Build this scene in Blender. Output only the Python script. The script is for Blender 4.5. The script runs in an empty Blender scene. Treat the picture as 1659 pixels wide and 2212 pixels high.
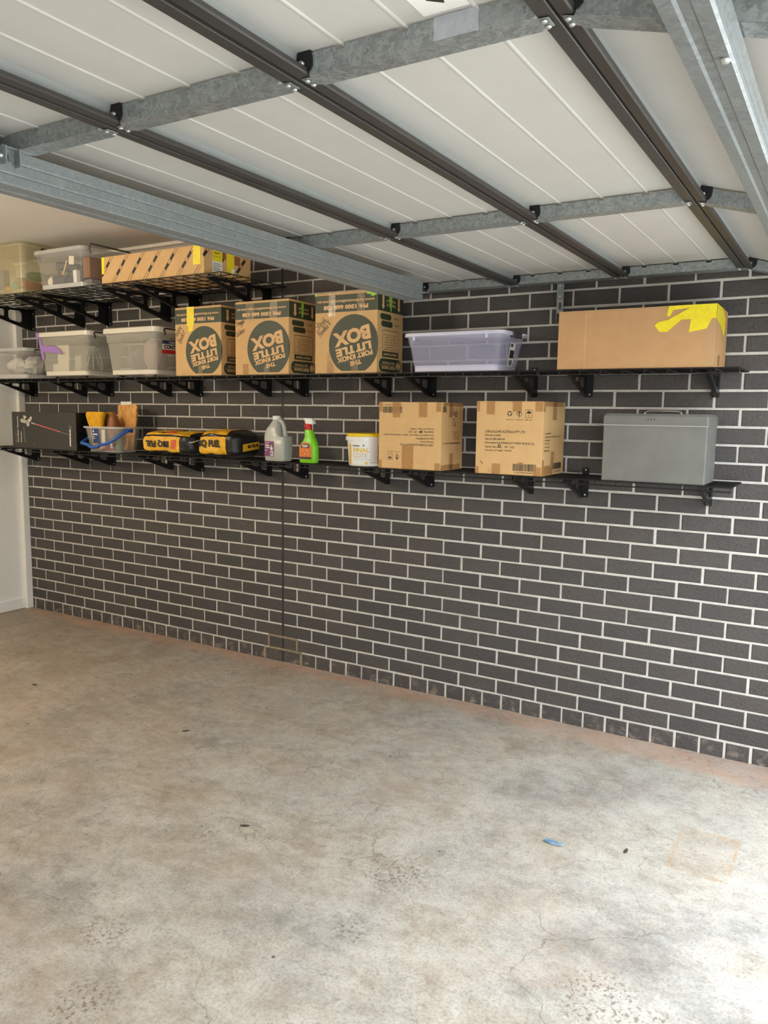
import bpy, bmesh, math, random
from mathutils import Vector, Matrix, noise
random.seed(7)
SC = bpy.context.scene
COL = SC.collection
PI = math.pi

# ---------------------------------------------------------------- camera
F_PX, W_PX, H_PX = 1695.92, 1659, 2212
CAM = Vector((3.24685, -4.10879, 1.68674))
YAW, PITCH, ROLL = .53919, 1.44709, .01495
CROT = Matrix.Rotation(YAW, 3, 'Z') @ Matrix.Rotation(PITCH, 3, 'X') @ Matrix.Rotation(ROLL, 3, 'Z')
cd = bpy.data.cameras.new('camera')
cd.sensor_fit = 'HORIZONTAL'; cd.sensor_width = 36.0
cd.lens = F_PX * 36.0 / W_PX
cd.clip_start = .02; cd.clip_end = 200
cam = bpy.data.objects.new('camera', cd); COL.objects.link(cam)
cam.matrix_world = Matrix.Translation(CAM) @ CROT.to_4x4()
SC.camera = cam

# ---------------------------------------------------------------- world, sun, exposure
SKY = 5.6
SUN = 3.0
EXPO = 0.36
wd = bpy.data.worlds.new('sky'); SC.world = wd; wd.use_nodes = True
wt = wd.node_tree
bg = wt.nodes['Background']
bg.inputs['Color'].default_value = (.86, .93, 1.0, 1); bg.inputs['Strength'].default_value = SKY
sl = bpy.data.lights.new('sun', 'SUN'); sl.energy = SUN; sl.angle = .2; sl.color = (1, .95, .87)
so = bpy.data.objects.new('sun', sl); COL.objects.link(so)
so.location = (8, -6, 8)
so.rotation_euler = (Vector((8, -6, 8)) - Vector((8 + .28, -6 + .5, 8 - 1))).to_track_quat('Z', 'Y').to_euler()
# light portal in the open doorway: only steers the sky sampling, gives no light itself
pl = bpy.data.lights.new('doorway_portal', 'AREA'); pl.shape = 'RECTANGLE'; pl.size = 5.0; pl.size_y = 2.2
try: pl.cycles.is_portal = True
except Exception: pass
po = bpy.data.objects.new('doorway_portal', pl); COL.objects.link(po)
po.location = (3.47, -2.72, 1.1); po.rotation_euler = (PI / 2, 0, PI / 2)
vs = SC.view_settings
vs.view_transform = 'Standard'; vs.look = 'None'; vs.gamma = 1.0; vs.exposure = EXPO; vs.use_curve_mapping = False
try:
    SC.cycles.transparent_max_bounces = 32; SC.cycles.max_bounces = 10; SC.cycles.diffuse_bounces = 6
    SC.cycles.sample_clamp_indirect = 8
except Exception: pass

# ---------------------------------------------------------------- material helpers
def srgb(r, g, b):
    def f(c):
        c /= 255.
        return c / 12.92 if c <= .04045 else ((c + .055) / 1.055) ** 2.4
    return (f(r), f(g), f(b), 1)
MATS = {}
class NT:
    def __init__(s, name):
        s.m = bpy.data.materials.new(name); s.m.use_nodes = True
        s.t = s.m.node_tree; s.b = s.t.nodes['Principled BSDF']
    def n(s, ty, **kw):
        n = s.t.nodes.new(ty)
        for k, v in kw.items():
            if k in n.inputs: n.inputs[k].default_value = v
            else: setattr(n, k, v)
        return n
    def l(s, a, b): s.t.links.new(a, b)
    def math(s, op, a, b=None, c=None, clamp=False):
        n = s.n('ShaderNodeMath', operation=op); n.use_clamp = clamp
        for i, v in enumerate((a, b, c)):
            if v is None: continue
            if hasattr(v, 'is_output'): s.l(v, n.inputs[i])
            else: n.inputs[i].default_value = v
        return n.outputs[0]
    def mix(s, fac, a, b, mode='MIX'):
        n = s.n('ShaderNodeMix', data_type='RGBA', blend_type=mode)
        for i, v in ((0, fac), (6, a), (7, b)):
            if hasattr(v, 'is_output'): s.l(v, n.inputs[i])
            else: n.inputs[i].default_value = v
        return n.outputs[2]
    def ramp(s, fac, stops):
        n = s.n('ShaderNodeValToRGB'); e = n.color_ramp.elements
        e[0].position, e[0].color = stops[0]; e[1].position, e[1].color = stops[1]
        for p, c in stops[2:]:
            x = e.new(p); x.color = c
        s.l(fac, n.inputs[0]); return n.outputs[0]
    def noise(s, vec, scale, detail=4, rough=.6, dist=0.):
        n = s.n('ShaderNodeTexNoise'); n.inputs['Scale'].default_value = scale
        n.inputs['Detail'].default_value = detail; n.inputs['Roughness'].default_value = rough
        n.inputs['Distortion'].default_value = dist
        if vec is not None: s.l(vec, n.inputs['Vector'])
        return n.outputs[0]
    def pos(s, sx=1, sy=1, sz=1):
        g = s.n('ShaderNodeNewGeometry')
        m = s.n('ShaderNodeMapping'); m.inputs['Scale'].default_value = (sx, sy, sz)
        s.l(g.outputs['Position'], m.inputs[0]); return m.outputs[0]
    def objc(s, sx=1, sy=1, sz=1):
        g = s.n('ShaderNodeTexCoord')
        m = s.n('ShaderNodeMapping'); m.inputs['Scale'].default_value = (sx, sy, sz)
        s.l(g.outputs['Object'], m.inputs[0]); return m.outputs[0]
    def bump(s, h, strength=.3, dist=.002):
        n = s.n('ShaderNodeBump'); n.inputs['Strength'].default_value = strength; n.inputs['Distance'].default_value = dist
        s.l(h, n.inputs['Height']); s.l(n.outputs[0], s.b.inputs['Normal'])
    def col(s, c):
        if hasattr(c, 'is_output'): s.l(c, s.b.inputs['Base Color'])
        else: s.b.inputs['Base Color'].default_value = c
    def set(s, **kw):
        for k, v in kw.items(): s.b.inputs[k.replace('_', ' ')].default_value = v
        return s
def M(name, c, c2=None, scale=20, rough=.6, metal=0, bump=0, bscale=None, alpha=1, trans=0, stretch=(1, 1, 1), spec=.5, bdist=.002):
    if name in MATS: return MATS[name]
    t = NT(name)
    t.set(Roughness=rough, Metallic=metal, Alpha=alpha)
    t.b.inputs['Specular IOR Level'].default_value = spec
    if trans: t.b.inputs['Transmission Weight'].default_value = trans
    v = t.objc(*stretch)
    nz = t.noise(v, scale)
    if c2 is None:
        c2 = tuple(min(1, x * .86) for x in c[:3]) + (1,)
    t.col(t.ramp(nz, [(.3, c), (.7, c2)]))
    if bump: t.bump(t.noise(v, bscale or scale * 3), bump, bdist)
    MATS[name] = t.m
    return t.m

# ---------------------------------------------------------------- mesh helpers
class MB:
    def __init__(s): s.v = []; s.f = []
    def add(s, vs, fs):
        o = len(s.v); s.v += [tuple(v) for v in vs]; s.f += [tuple(i + o for i in f) for f in fs]; return s
    def box(s, x0, x1, y0, y1, z0, z1):
        return s.add([(x0, y0, z0), (x1, y0, z0), (x1, y1, z0), (x0, y1, z0), (x0, y0, z1), (x1, y0, z1), (x1, y1, z1), (x0, y1, z1)],
                     [(0, 3, 2, 1), (4, 5, 6, 7), (0, 1, 5, 4), (1, 2, 6, 5), (2, 3, 7, 6), (3, 0, 4, 7)])
    def prism(s, poly, h0, h1, fn):
        """poly: ccw 2D list; fn(a,b,h)->xyz"""
        n = len(poly)
        vs = [fn(a, b, h0) for a, b in poly] + [fn(a, b, h1) for a, b in poly]
        fs = [tuple(range(n - 1, -1, -1)), tuple(range(n, 2 * n))] + [(i, (i + 1) % n, n + (i + 1) % n, n + i) for i in range(n)]
        return s.add(vs, fs)
    def tube(s, pts, r, n=6, cap=True, closed=False):
        pts = [Vector(p) for p in pts]; m = len(pts); rings = []
        up = None
        for i, p in enumerate(pts):
            if closed: d = (pts[(i + 1) % m] - pts[i - 1])
            else: d = (pts[min(i + 1, m - 1)] - pts[max(i - 1, 0)])
            d.normalize()
            if up is None:
                up = Vector((0, 0, 1)) if abs(d.z) < .9 else Vector((1, 0, 0))
            a = (up - d * up.dot(d))
            if a.length < 1e-6: a = d.orthogonal()
            a.normalize(); up = a; b = d.cross(a)
            rr = r[i] if isinstance(r, (list, tuple)) else r
            rings.append([p + (a * math.cos(2 * PI * k / n) + b * math.sin(2 * PI * k / n)) * rr for k in range(n)])
        o = len(s.v)
        for rg in rings: s.v += [tuple(q) for q in rg]
        for i in range(m if closed else m - 1):
            j = (i + 1) % m
            for k in range(n):
                s.f.append((o + i * n + k, o + i * n + (k + 1) % n, o + j * n + (k + 1) % n, o + j * n + k))
        if cap and not closed:
            s.f.append(tuple(o + k for k in range(n - 1, -1, -1))); s.f.append(tuple(o + (m - 1) * n + k for k in range(n)))
        return s
    def loft(s, loops, cap0=True, cap1=True):
        o = len(s.v); n = len(loops[0])
        for lp in loops: s.v += [tuple(q) for q in lp]
        for i in range(len(loops) - 1):
            for k in range(n):
                s.f.append((o + i * n + k, o + i * n + (k + 1) % n, o + (i + 1) * n + (k + 1) % n, o + (i + 1) * n + k))
        if cap0: s.f.append(tuple(o + k for k in range(n - 1, -1, -1)))
        if cap1: s.f.append(tuple(o + (len(loops) - 1) * n + k for k in range(n)))
        return s
    def lathe(s, prof, n=24, c=(0, 0)):
        return s.loft([[(c[0] + r * math.cos(2 * PI * k / n), c[1] + r * math.sin(2 * PI * k / n), z) for k in range(n)] for r, z in prof])
    def map(s, fn):
        s.v = [tuple(fn(*v)) for v in s.v]; return s
    def poly(s, pts2, fn):
        """flat polygon through fn(u,v)->xyz"""
        return s.add([fn(u, v) for u, v in pts2], [tuple(range(len(pts2)))])
    def sphere(s, c, r, n=8, m=6, sc=(1, 1, 1)):
        loops = []
        for i in range(m + 1):
            a = -PI / 2 + PI * i / m
            rr = max(math.cos(a), .02)
            loops.append([(c[0] + r * sc[0] * rr * math.cos(2 * PI * k / n), c[1] + r * sc[1] * rr * math.sin(2 * PI * k / n), c[2] + r * sc[2] * math.sin(a)) for k in range(n)])
        return s.loft(loops)
def rrect(w, d, r, z, cx=0, cy=0, k=4):
    """rounded rectangle loop, centre cx,cy"""
    out = []
    r = min(r, w / 2 - 1e-4, d / 2 - 1e-4)
    for qx, qy, a0 in ((1, 1, 0), (-1, 1, 90), (-1, -1, 180), (1, -1, 270)):
        for i in range(k + 1):
            a = math.radians(a0 + 90 * i / k)
            out.append((cx + qx * (w / 2 - r) + r * math.cos(a), cy + qy * (d / 2 - r) + r * math.sin(a), z))
    return out
def obj(name, mb, mat, parent=None, smooth=False, bevel=0, kind=None):
    me = bpy.data.meshes.new(name)
    me.from_pydata(mb.v, [], mb.f); me.update()
    if mat is not None: me.materials.append(mat)
    if smooth:
        for p in me.polygons: p.use_smooth = True
    o = bpy.data.objects.new(name, me); COL.objects.link(o)
    if parent is not None: o.parent = parent
    if bevel:
        b = o.modifiers.new('bevel', 'BEVEL'); b.width = bevel; b.segments = 2; b.limit_method = 'ANGLE'; b.angle_limit = .6
    if smooth:
        try: me.set_sharp_from_angle(angle=math.radians(38))
        except Exception: pass
    if kind: o['kind'] = kind
    return o
def tag(o, label, cat, group=None):
    o['label'] = label; o['category'] = cat
    if group: o['group'] = group
    return o
def thing(name, loc, label, cat, group=None, rz=0):
    o = bpy.data.objects.new(name, None); COL.objects.link(o)
    o.empty_display_size = .05; o.location = loc; o.rotation_euler = (0, 0, rz)
    return tag(o, label, cat, group)
def struct(o): o['kind'] = 'structure'; return o
def dup(root, loc=None, label=None):
    r = root.copy(); COL.objects.link(r)
    if loc is not None: r.location = loc
    if label: r['label'] = label
    for ch in list(root.children):
        c = ch.copy(); COL.objects.link(c); c.parent = r
        for g in list(ch.children):
            d = g.copy(); COL.objects.link(d); d.parent = c
    return r

# ---------------------------------------------------------------- text helper (built-in font turned into flat meshes)
TXT = {}
def prep_text(items):
    obs = []
    for s, b in items:
        if (s, b) in TXT: continue
        c = bpy.data.curves.new('t', 'FONT'); c.body = s; c.offset = b; c.resolution_u = 3
        o = bpy.data.objects.new('t', c); COL.objects.link(o); obs.append((s, b, o, c))
        TXT[(s, b)] = None
    bpy.context.view_layer.update()
    dg = bpy.context.evaluated_depsgraph_get()
    for s, b, o, c in obs:
        me = bpy.data.meshes.new_from_object(o.evaluated_get(dg))
        vs = [(v.co.x, v.co.y) for v in me.vertices]; fs = [tuple(p.vertices) for p in me.polygons]
        if vs:
            x0 = min(v[0] for v in vs); x1 = max(v[0] for v in vs); y0 = min(v[1] for v in vs); y1 = max(v[1] for v in vs)
        else: x0 = x1 = y0 = y1 = 0
        w = max(x1 - x0, 1e-5); h = max(y1 - y0, 1e-5)
        TXT[(s, b)] = ([((v[0] - (x0 + x1) / 2) / w, (v[1] - (y0 + y1) / 2) / h) for v in vs], fs)
        bpy.data.meshes.remove(me); bpy.data.objects.remove(o); bpy.data.curves.remove(c)
def put_text(mb, s, cu, cv, w, h, fn, rot=0, bold=0., shear=0):
    """text squeezed to w x h, centred on (cu,cv) of a face, rotated rot degrees"""
    if (s, bold) not in TXT: prep_text([(s, bold)])
    vs, fs = TXT[(s, bold)]
    ca, sa = math.cos(math.radians(rot)), math.sin(math.radians(rot))
    out = []
    for x, y in vs:
        x2 = x * w + shear * y * h; y2 = y * h
        out.append(fn(cu + x2 * ca - y2 * sa, cv + x2 * sa + y2 * ca))
    mb.add(out, fs)
def rect(mb, u0, u1, v0, v1, fn): mb.poly([(u0, v0), (u1, v0), (u1, v1), (u0, v1)], fn)
def stroke(mb, pts, t, fn):
    """flat polyline of thickness t drawn on a face"""
    for (a, b), (c, d) in zip(pts[:-1], pts[1:]):
        L = math.hypot(c - a, d - b)
        if L < 1e-6: continue
        nx, ny = -(d - b) / L * t / 2, (c - a) / L * t / 2
        ex, ey = (c - a) / L * t * .3, (d - b) / L * t * .3
        mb.poly([(a - ex - nx, b - ey - ny), (c + ex - nx, d + ey - ny), (c + ex + nx, d + ey + ny), (a - ex + nx, b - ey + ny)], fn)
def disc2(cu, cv, r, n=40, a0=0, a1=360):
    return [(cu + r * math.cos(math.radians(a0 + (a1 - a0) * i / n)), cv + r * math.sin(math.radians(a0 + (a1 - a0) * i / n))) for i in range(n + (0 if a1 - a0 == 360 else 1))]
def clip2(poly, u0, u1, v0, v1):
    def cl(p, f, inter):
        o = []
        for i in range(len(p)):
            a, b = p[i - 1], p[i]
            if f(b):
                if not f(a): o.append(inter(a, b))
                o.append(b)
            elif f(a): o.append(inter(a, b))
        return o
    def ix(c):
        def g(a, b):
            t = (c - a[0]) / (b[0] - a[0]); return (c, a[1] + t * (b[1] - a[1]))
        return g
    def iy(c):
        def g(a, b):
            t = (c - a[1]) / (b[1] - a[1]); return (a[0] + t * (b[0] - a[0]), c)
        return g
    for f, g in ((lambda q: q[0] >= u0, ix(u0)), (lambda q: q[0] <= u1, ix(u1)), (lambda q: q[1] >= v0, iy(v0)), (lambda q: q[1] <= v1, iy(v1))):
        if not poly: break
        poly = cl(poly, f, g)
    return poly
def rpill(u0, u1, v0, v1, n=8):
    r = (v1 - v0) / 2; cv = (v0 + v1) / 2
    return disc2(u1 - r, cv, r, n, -90, 90) + disc2(u0 + r, cv, r, n, 90, 270)
def front(e=.0006): return lambda u, v: (u, -e, v)
def right(w, e=.0006): return lambda s, v: (w + e, s, v)

# ================================================================ materials
def brick_mat():
    t = NT('dark_brick'); p = t.pos()
    oi = t.n('ShaderNodeObjectInfo'); g = t.n('ShaderNodeNewGeometry')
    rnd = t.math('FRACT', t.math('ADD', t.math('MULTIPLY', oi.outputs['Random'], 7.31), g.outputs['Random Per Island']))
    base = t.ramp(rnd, [(0, srgb(80, 76, 74)), (1, srgb(84, 80, 77)), (.35, srgb(77, 73, 71)), (.7, srgb(88, 82, 78))])
    n1 = t.noise(t.pos(9, 9, 14), 1.0, 5, .65)
    c = t.mix(t.math('MULTIPLY', n1, .55), base, srgb(54, 50, 49))
    # scored vertical drag marks and pits of the rock-rough face
    n2 = t.noise(t.pos(260, 260, 90), 1.0, 3, .7)
    pits = t.ramp(n2, [(.34, (0, 0, 0, 1)), (.46, (1, 1, 1, 1))])
    c = t.mix(t.math('MULTIPLY', t.math('SUBTRACT', 1, pits), .75), c, srgb(28, 25, 24))
    # lime bloom flecks
    n3 = t.noise(t.pos(30, 30, 40), 1.0, 2, .5)
    fl = t.ramp(t.noise(t.pos(120, 120, 120), 1.0, 2, .5), [(.70, (0, 0, 0, 1)), (.74, (1, 1, 1, 1))])
    c = t.mix(t.math('MULTIPLY', t.math('MULTIPLY', fl, t.ramp(n3, [(.5, (0, 0, 0, 1)), (.62, (1, 1, 1, 1))])), .5), c, srgb(170, 165, 158))
    # pale salt deposits low on the wall
    sx = t.n('ShaderNodeSeparateXYZ'); t.l(g.outputs['Position'], sx.inputs[0])
    low = t.math('SUBTRACT', 1, t.math('DIVIDE', sx.outputs[2], .11), clamp=True)
    bl = t.ramp(t.noise(t.pos(16, 16, 22), 1.0, 4, .6), [(.52, (0, 0, 0, 1)), (.66, (1, 1, 1, 1))])
    c = t.mix(t.math('MULTIPLY', t.math('MULTIPLY', low, bl), .7), c, srgb(150, 138, 124))
    t.col(c); t.set(Roughness=.62)
    hgt = t.math('ADD', t.math('MULTIPLY', n2, .7), t.noise(t.pos(60, 60, 60), 1., 3))
    t.bump(hgt, .9, .005)
    return t.m
def mortar_mat():
    t = NT('mortar'); n1 = t.noise(t.pos(), 18, 5)
    t.col(t.ramp(n1, [(.3, srgb(208, 204, 197)), (.7, srgb(184, 180, 172))])); t.set(Roughness=.85)
    t.bump(t.noise(t.pos(), 160, 3), .5, .003)
    return t.m
def concrete_mat():
    t = NT('floor_concrete'); p = t.pos()
    g = t.n('ShaderNodeNewGeometry'); sx = t.n('ShaderNodeSeparateXYZ'); t.l(g.outputs['Position'], sx.inputs[0])
    X, Y = sx.outputs[0], sx.outputs[1]
    n1 = t.noise(t.pos(1, 1, 1), 1.5, 8, .68, .0)
    c = t.ramp(n1, [(.36, srgb(150, 147, 142)), (.46, srgb(172, 168, 161)), (.56, srgb(180, 175, 165)), (.68, srgb(158, 148, 134))])
    # mottled fine grain of the steel-trowelled face
    n7 = t.noise(t.pos(1.0, 1.35, 1), 4.5, 14, .84, .15)
    c = t.mix(.9, c, t.ramp(n7, [(.36, (.66, .63, .59, 1)), (.46, (.86, .85, .83, 1)), (.53, (1, 1, 1, 1)), (.62, (1.1, 1.1, 1.1, 1))]), 'MULTIPLY')
    n2 = t.noise(t.pos(1, 1, 1), 22.0, 8, .78, .2)
    c = t.mix(.7, c, t.ramp(n2, [(.32, (.62, .60, .57, 1)), (.46, (.90, .89, .87, 1)), (.62, (1, 1, .99, 1))]), 'MULTIPLY')
    n2b = t.noise(t.pos(1, 1, 1), 95.0, 6, .75, .0)
    c = t.mix(.75, c, t.ramp(n2b, [(.36, (.60, .58, .55, 1)), (.52, (1, 1, 1, 1))]), 'MULTIPLY')
    c = t.mix(1, c, (1.10, 1.10, 1.10, 1), 'MULTIPLY')
    # brown traffic dirt, thicker towards the inner end of the garage
    n3 = t.noise(t.pos(1, 1.3, 1), 2.4, 12, .76, .2)
    inner = t.math('MULTIPLY', t.math('SUBTRACT', 1.7, X), .055)
    m3 = t.ramp(t.math('ADD', n3, inner), [(.48, (0, 0, 0, 1)), (.72, (1, 1, 1, 1))])
    c = t.mix(t.math('MULTIPLY', m3, .60), c, srgb(138, 119, 96))
    n5 = t.noise(t.pos(1, 1, 1), 17.0, 6, .72, .3)
    m5 = t.ramp(t.math('ADD', n5, t.math('MULTIPLY', inner, .35)), [(.58, (0, 0, 0, 1)), (.74, (1, 1, 1, 1))])
    c = t.mix(t.math('MULTIPLY', m5, .5), c, srgb(104, 92, 78))
    # red clay dust lying along the wall
    wob = t.math('MULTIPLY', t.math('SUBTRACT', t.noise(t.pos(5, 5, 1), 1., 4), .5), .22)
    d = t.math('ADD', t.math('MULTIPLY', Y, -1), wob)
    lim = t.math('ADD', .10, t.math('MULTIPLY', t.math('MAXIMUM', t.math('SUBTRACT', X, 1.2), 0), .07))
    dust = t.math('SUBTRACT', 1, t.math('DIVIDE', t.math('SUBTRACT', d, lim), .07), clamp=True)
    dust = t.math('MULTIPLY', dust, t.ramp(t.noise(t.pos(), 6, 5), [(.3, (.25, .25, .25, 1)), (.6, (1, 1, 1, 1))]))
    c = t.mix(t.math('MULTIPLY', dust, .55), c, srgb(188, 146, 120))
    n6 = t.noise(t.pos(1.6, 2.0, 1), 1.0, 4, .6, .8)
    m6 = t.ramp(n6, [(.54, (0, 0, 0, 1)), (.70, (1, 1, 1, 1))])
    c = t.mix(t.math('MULTIPLY', m6, .16), c, srgb(178, 150, 128))
    # hairline cracks
    vn = t.n('ShaderNodeTexVoronoi', feature='DISTANCE_TO_EDGE'); vn.inputs['Scale'].default_value = 1.9
    dv = t.n('ShaderNodeVectorMath', operation='ADD')
    nn = t.n('ShaderNodeTexNoise'); nn.inputs['Scale'].default_value = 7; nn.inputs['Detail'].default_value = 5
    sc2 = t.n('ShaderNodeVectorMath', operation='SCALE'); sc2.inputs['Scale'].default_value = .22
    t.l(p, nn.inputs['Vector']); t.l(nn.outputs['Color'], sc2.inputs[0]); t.l(p, dv.inputs[0]); t.l(sc2.outputs[0], dv.inputs[1]); t.l(dv.outputs[0], vn.inputs['Vector'])
    ck = t.ramp(vn.outputs['Distance'], [(.001, (1, 1, 1, 1)), (.006, (0, 0, 0, 1))])
    ckm = t.math('MULTIPLY', ck, t.ramp(t.noise(p, 2.1, 3), [(.48, (0, 0, 0, 1)), (.6, (1, 1, 1, 1))]))
    c = t.mix(t.math('MULTIPLY', ckm, .5), c, srgb(92, 80, 68))
    # scattered dark drips
    vs_ = t.n('ShaderNodeTexVoronoi', feature='F1'); vs_.inputs['Scale'].default_value = 6.5; t.l(p, vs_.inputs['Vector'])
    sp = t.ramp(vs_.outputs['Distance'], [(.035, (1, 1, 1, 1)), (.05, (0, 0, 0, 1))])
    sc_ = t.n('ShaderNodeSeparateColor'); t.l(vs_.outputs['Color'], sc_.inputs[0])
    sp = t.math('MULTIPLY', sp, t.math('GREATER_THAN', sc_.outputs[0], .72))
    c = t.mix(t.math('MULTIPLY', sp, .8), c, srgb(58, 52, 50))
    # crusty tread prints
    prn = t.ramp(t.noise(t.pos(70, 60, 1), 1., 3, .6), [(.54, (0, 0, 0, 1)), (.60, (1, 1, 1, 1))])
    tot = None
    for px, py, r in ((2.735, -1.979, .17), (1.917, -1.745, .14), (1.467, -2.773, .12), (1.267, -2.526, .10), (1.945, -2.099, .08), (2.9, -2.0, .1), (1.1, -1.9, .07)):
        dx = t.math('SUBTRACT', X, px); dy = t.math('SUBTRACT', Y, py)
        q = t.math('SQRT', t.math('ADD', t.math('MULTIPLY', dx, dx), t.math('MULTIPLY', dy, dy)))
        k = t.math('MULTIPLY', t.math('SUBTRACT', 1, t.math('DIVIDE', q, r), clamp=True), 2.2, clamp=True)
        tot = k if tot is None else t.math('MAXIMUM', tot, k)
    c = t.mix(t.math('MULTIPLY', t.math('MULTIPLY', prn, tot), .62), c, srgb(92, 74, 58))
    # rust outline left by a tin
    nz = t.math('MULTIPLY', t.math('SUBTRACT', t.noise(t.pos(18, 18, 1), 1., 4), .5), .05)
    ax = t.math('DIVIDE', t.math('ABSOLUTE', t.math('SUBTRACT', X, 2.857)), .105)
    ay = t.math('DIVIDE', t.math('ABSOLUTE', t.math('SUBTRACT', Y, -.98)), .165)
    q = t.math('ADD', t.math('MAXIMUM', ax, ay), nz)
    ring = t.math('SUBTRACT', 1, t.math('DIVIDE', t.math('ABSOLUTE', t.math('SUBTRACT', q, 1.0)), .12), clamp=True)
    fill = t.math('MULTIPLY', t.math('LESS_THAN', q, 1.0), .3)
    rk = t.math('MULTIPLY', t.math('MAXIMUM', ring, fill), t.ramp(t.noise(t.pos(14, 30, 1), 1., 5, .7), [(.35, (0, 0, 0, 1)), (.62, (1, 1, 1, 1))]))
    c = t.mix(t.math('MULTIPLY', rk, .62), c, srgb(172, 130, 80))
    t.col(c); t.set(Roughness=.55); t.b.inputs['Specular IOR Level'].default_value = .35
    hh = t.math('ADD', t.noise(t.pos(), 45, 5), t.math('MULTIPLY', ckm, -1.5))
    t.bump(hh, .25, .003)
    return t.m
def galv_mat(name, a, b, rough=.42):
    t = NT(name); p = t.objc()
    v = t.n('ShaderNodeTexVoronoi', feature='F1'); v.inputs['Scale'].default_value = 105
    nn = t.n('ShaderNodeTexNoise'); nn.inputs['Scale'].default_value = 95; nn.inputs['Detail'].default_value = 2
    ad = t.n('ShaderNodeVectorMath', operation='MULTIPLY_ADD'); ad.inputs[1].default_value = (.034, .034, .034)
    t.l(p, nn.inputs['Vector']); t.l(nn.outputs['Color'], ad.inputs[0]); t.l(p, ad.inputs[2]); t.l(ad.outputs[0], v.inputs['Vector'])
    s = t.n('ShaderNodeSeparateColor'); t.l(v.outputs['Color'], s.inputs[0])
    c = t.mix(s.outputs[0], a, b)
    c = t.mix(t.math('MULTIPLY', t.noise(p, 9, 4), .35), c, srgb(96, 98, 98))
    t.col(c); t.set(Metallic=.55)
    t.l(t.math('ADD', rough - .08, t.math('MULTIPLY', s.outputs[1], .2)), t.b.inputs['Roughness'])
    return t.m
def card_mat(name, a, b):
    t = NT(name); p = t.objc()
    n1 = t.noise(t.objc(3, 3, 3), 4, 5)
    c = t.ramp(n1, [(.3, a), (.7, b)])
    n2 = t.noise(t.objc(300, 60, 60), 1., 2)
    c = t.mix(t.math('MULTIPLY', n2, .12), c, (.25, .15, .06, 1))
    t.col(c); t.set(Roughness=.7); t.b.inputs['Specular IOR Level'].default_value = .3
    t.bump(t.noise(t.objc(120, 120, 4), 1., 2), .12, .002)
    return t.m
m_brick = brick_mat(); m_mortar = mortar_mat(); m_floor = concrete_mat()
m_galv = galv_mat('galvanised_steel', srgb(172, 178, 178), srgb(134, 140, 140))
m_galv2 = galv_mat('galvanised_strut', srgb(166, 173, 175), srgb(150, 157, 159), .48)
m_card = card_mat('cardboard', srgb(214, 176, 124), srgb(206, 167, 115))
m_card2 = card_mat('cardboard_plain', srgb(196, 154, 110), srgb(188, 146, 102))
m_card_in = card_mat('cardboard_edge', srgb(226, 188, 138), srgb(214, 172, 122))
m_white = M('white_paint', srgb(236, 235, 232), srgb(231, 230, 226), 3, .5)
m_ceil = M('ceiling_paint', srgb(228, 222, 212), srgb(222, 216, 206), 3, .7)
m_panel = M('door_panel_paint', srgb(194, 193, 188), srgb(189, 188, 183), 6, .45, bump=.05, bscale=400)
m_rail = M('grey_door_rail', srgb(64, 62, 60), srgb(58, 56, 54), 8, .42, metal=.1)
m_black = M('black_powder_coat', srgb(20, 20, 21), srgb(15, 15, 16), 40, .42, spec=.4)
m_rubber = M('black_plastic', srgb(16, 16, 17), srgb(12, 12, 13), 30, .5)
m_bolt = M('zinc_bolt', srgb(220, 222, 220), srgb(190, 194, 192), 60, .3, metal=.6)
m_green = M('print_green', srgb(58, 66, 48), srgb(54, 62, 45), 12, .55)
m_ink = M('print_ink', srgb(46, 40, 36), srgb(40, 35, 32), 12, .6)
m_pen = M('marker_ink', srgb(30, 28, 30), srgb(26, 24, 26), 12, .5)
m_ytape = M('yellow_tape', srgb(244, 226, 40), srgb(232, 208, 30), 30, .4, bump=.3, bscale=60)
m_gtape = M('green_tape', srgb(150, 205, 70), srgb(138, 196, 60), 30, .45)
m_ctape = M('clear_tape', srgb(230, 205, 165), srgb(216, 190, 150), 30, .12, alpha=.22, bump=.6, bscale=40)
m_btape = M('brown_tape', srgb(190, 142, 86), srgb(178, 130, 76), 30, .22, alpha=.6)
m_paper = M('white_paper', srgb(232, 232, 228), srgb(226, 226, 222), 12, .6)

# ================================================================ the room
CH = .0868334         # brick course
XL, XR, YF, ZC = -2.74, 3.36, -5.75, 2.842
struct(obj('floor', MB().box(-2.95, XR + .1, -5.95, .12, -.1, 0), m_floor))
struct(obj('driveway', MB().box(XR + .1, 16, -14, 8, -.14, -.02), M('driveway_concrete', srgb(200, 196, 188), srgb(186, 182, 174), 2, .8)))
struct(obj('ceiling', MB().box(-2.95, XR + .1, -5.95, .12, ZC, ZC + .1), m_ceil))
wall = struct(obj('wall_back', MB().box(XL - .2, XR + .1, .0045, .115, 0, ZC), m_mortar))
struct(obj('wall_left', MB().box(XL - .1, XL, YF - .2, .0045, 0, ZC), m_white))
struct(obj('wall_front', MB().box(XL - .1, XR + .1, YF - .1, YF, 0, ZC), m_white))
# wall with the wide garage opening on the right of the picture
OY0, OY1, OZ = -5.30, -.14, 2.24
wr = MB().box(XR, XR + .1, YF, OY0, 0, ZC).box(XR, XR + .1, OY1, .0045, 0, ZC).box(XR, XR + .1, OY0, OY1, OZ, ZC)
struct(obj('wall_right', wr, m_white))
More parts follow.
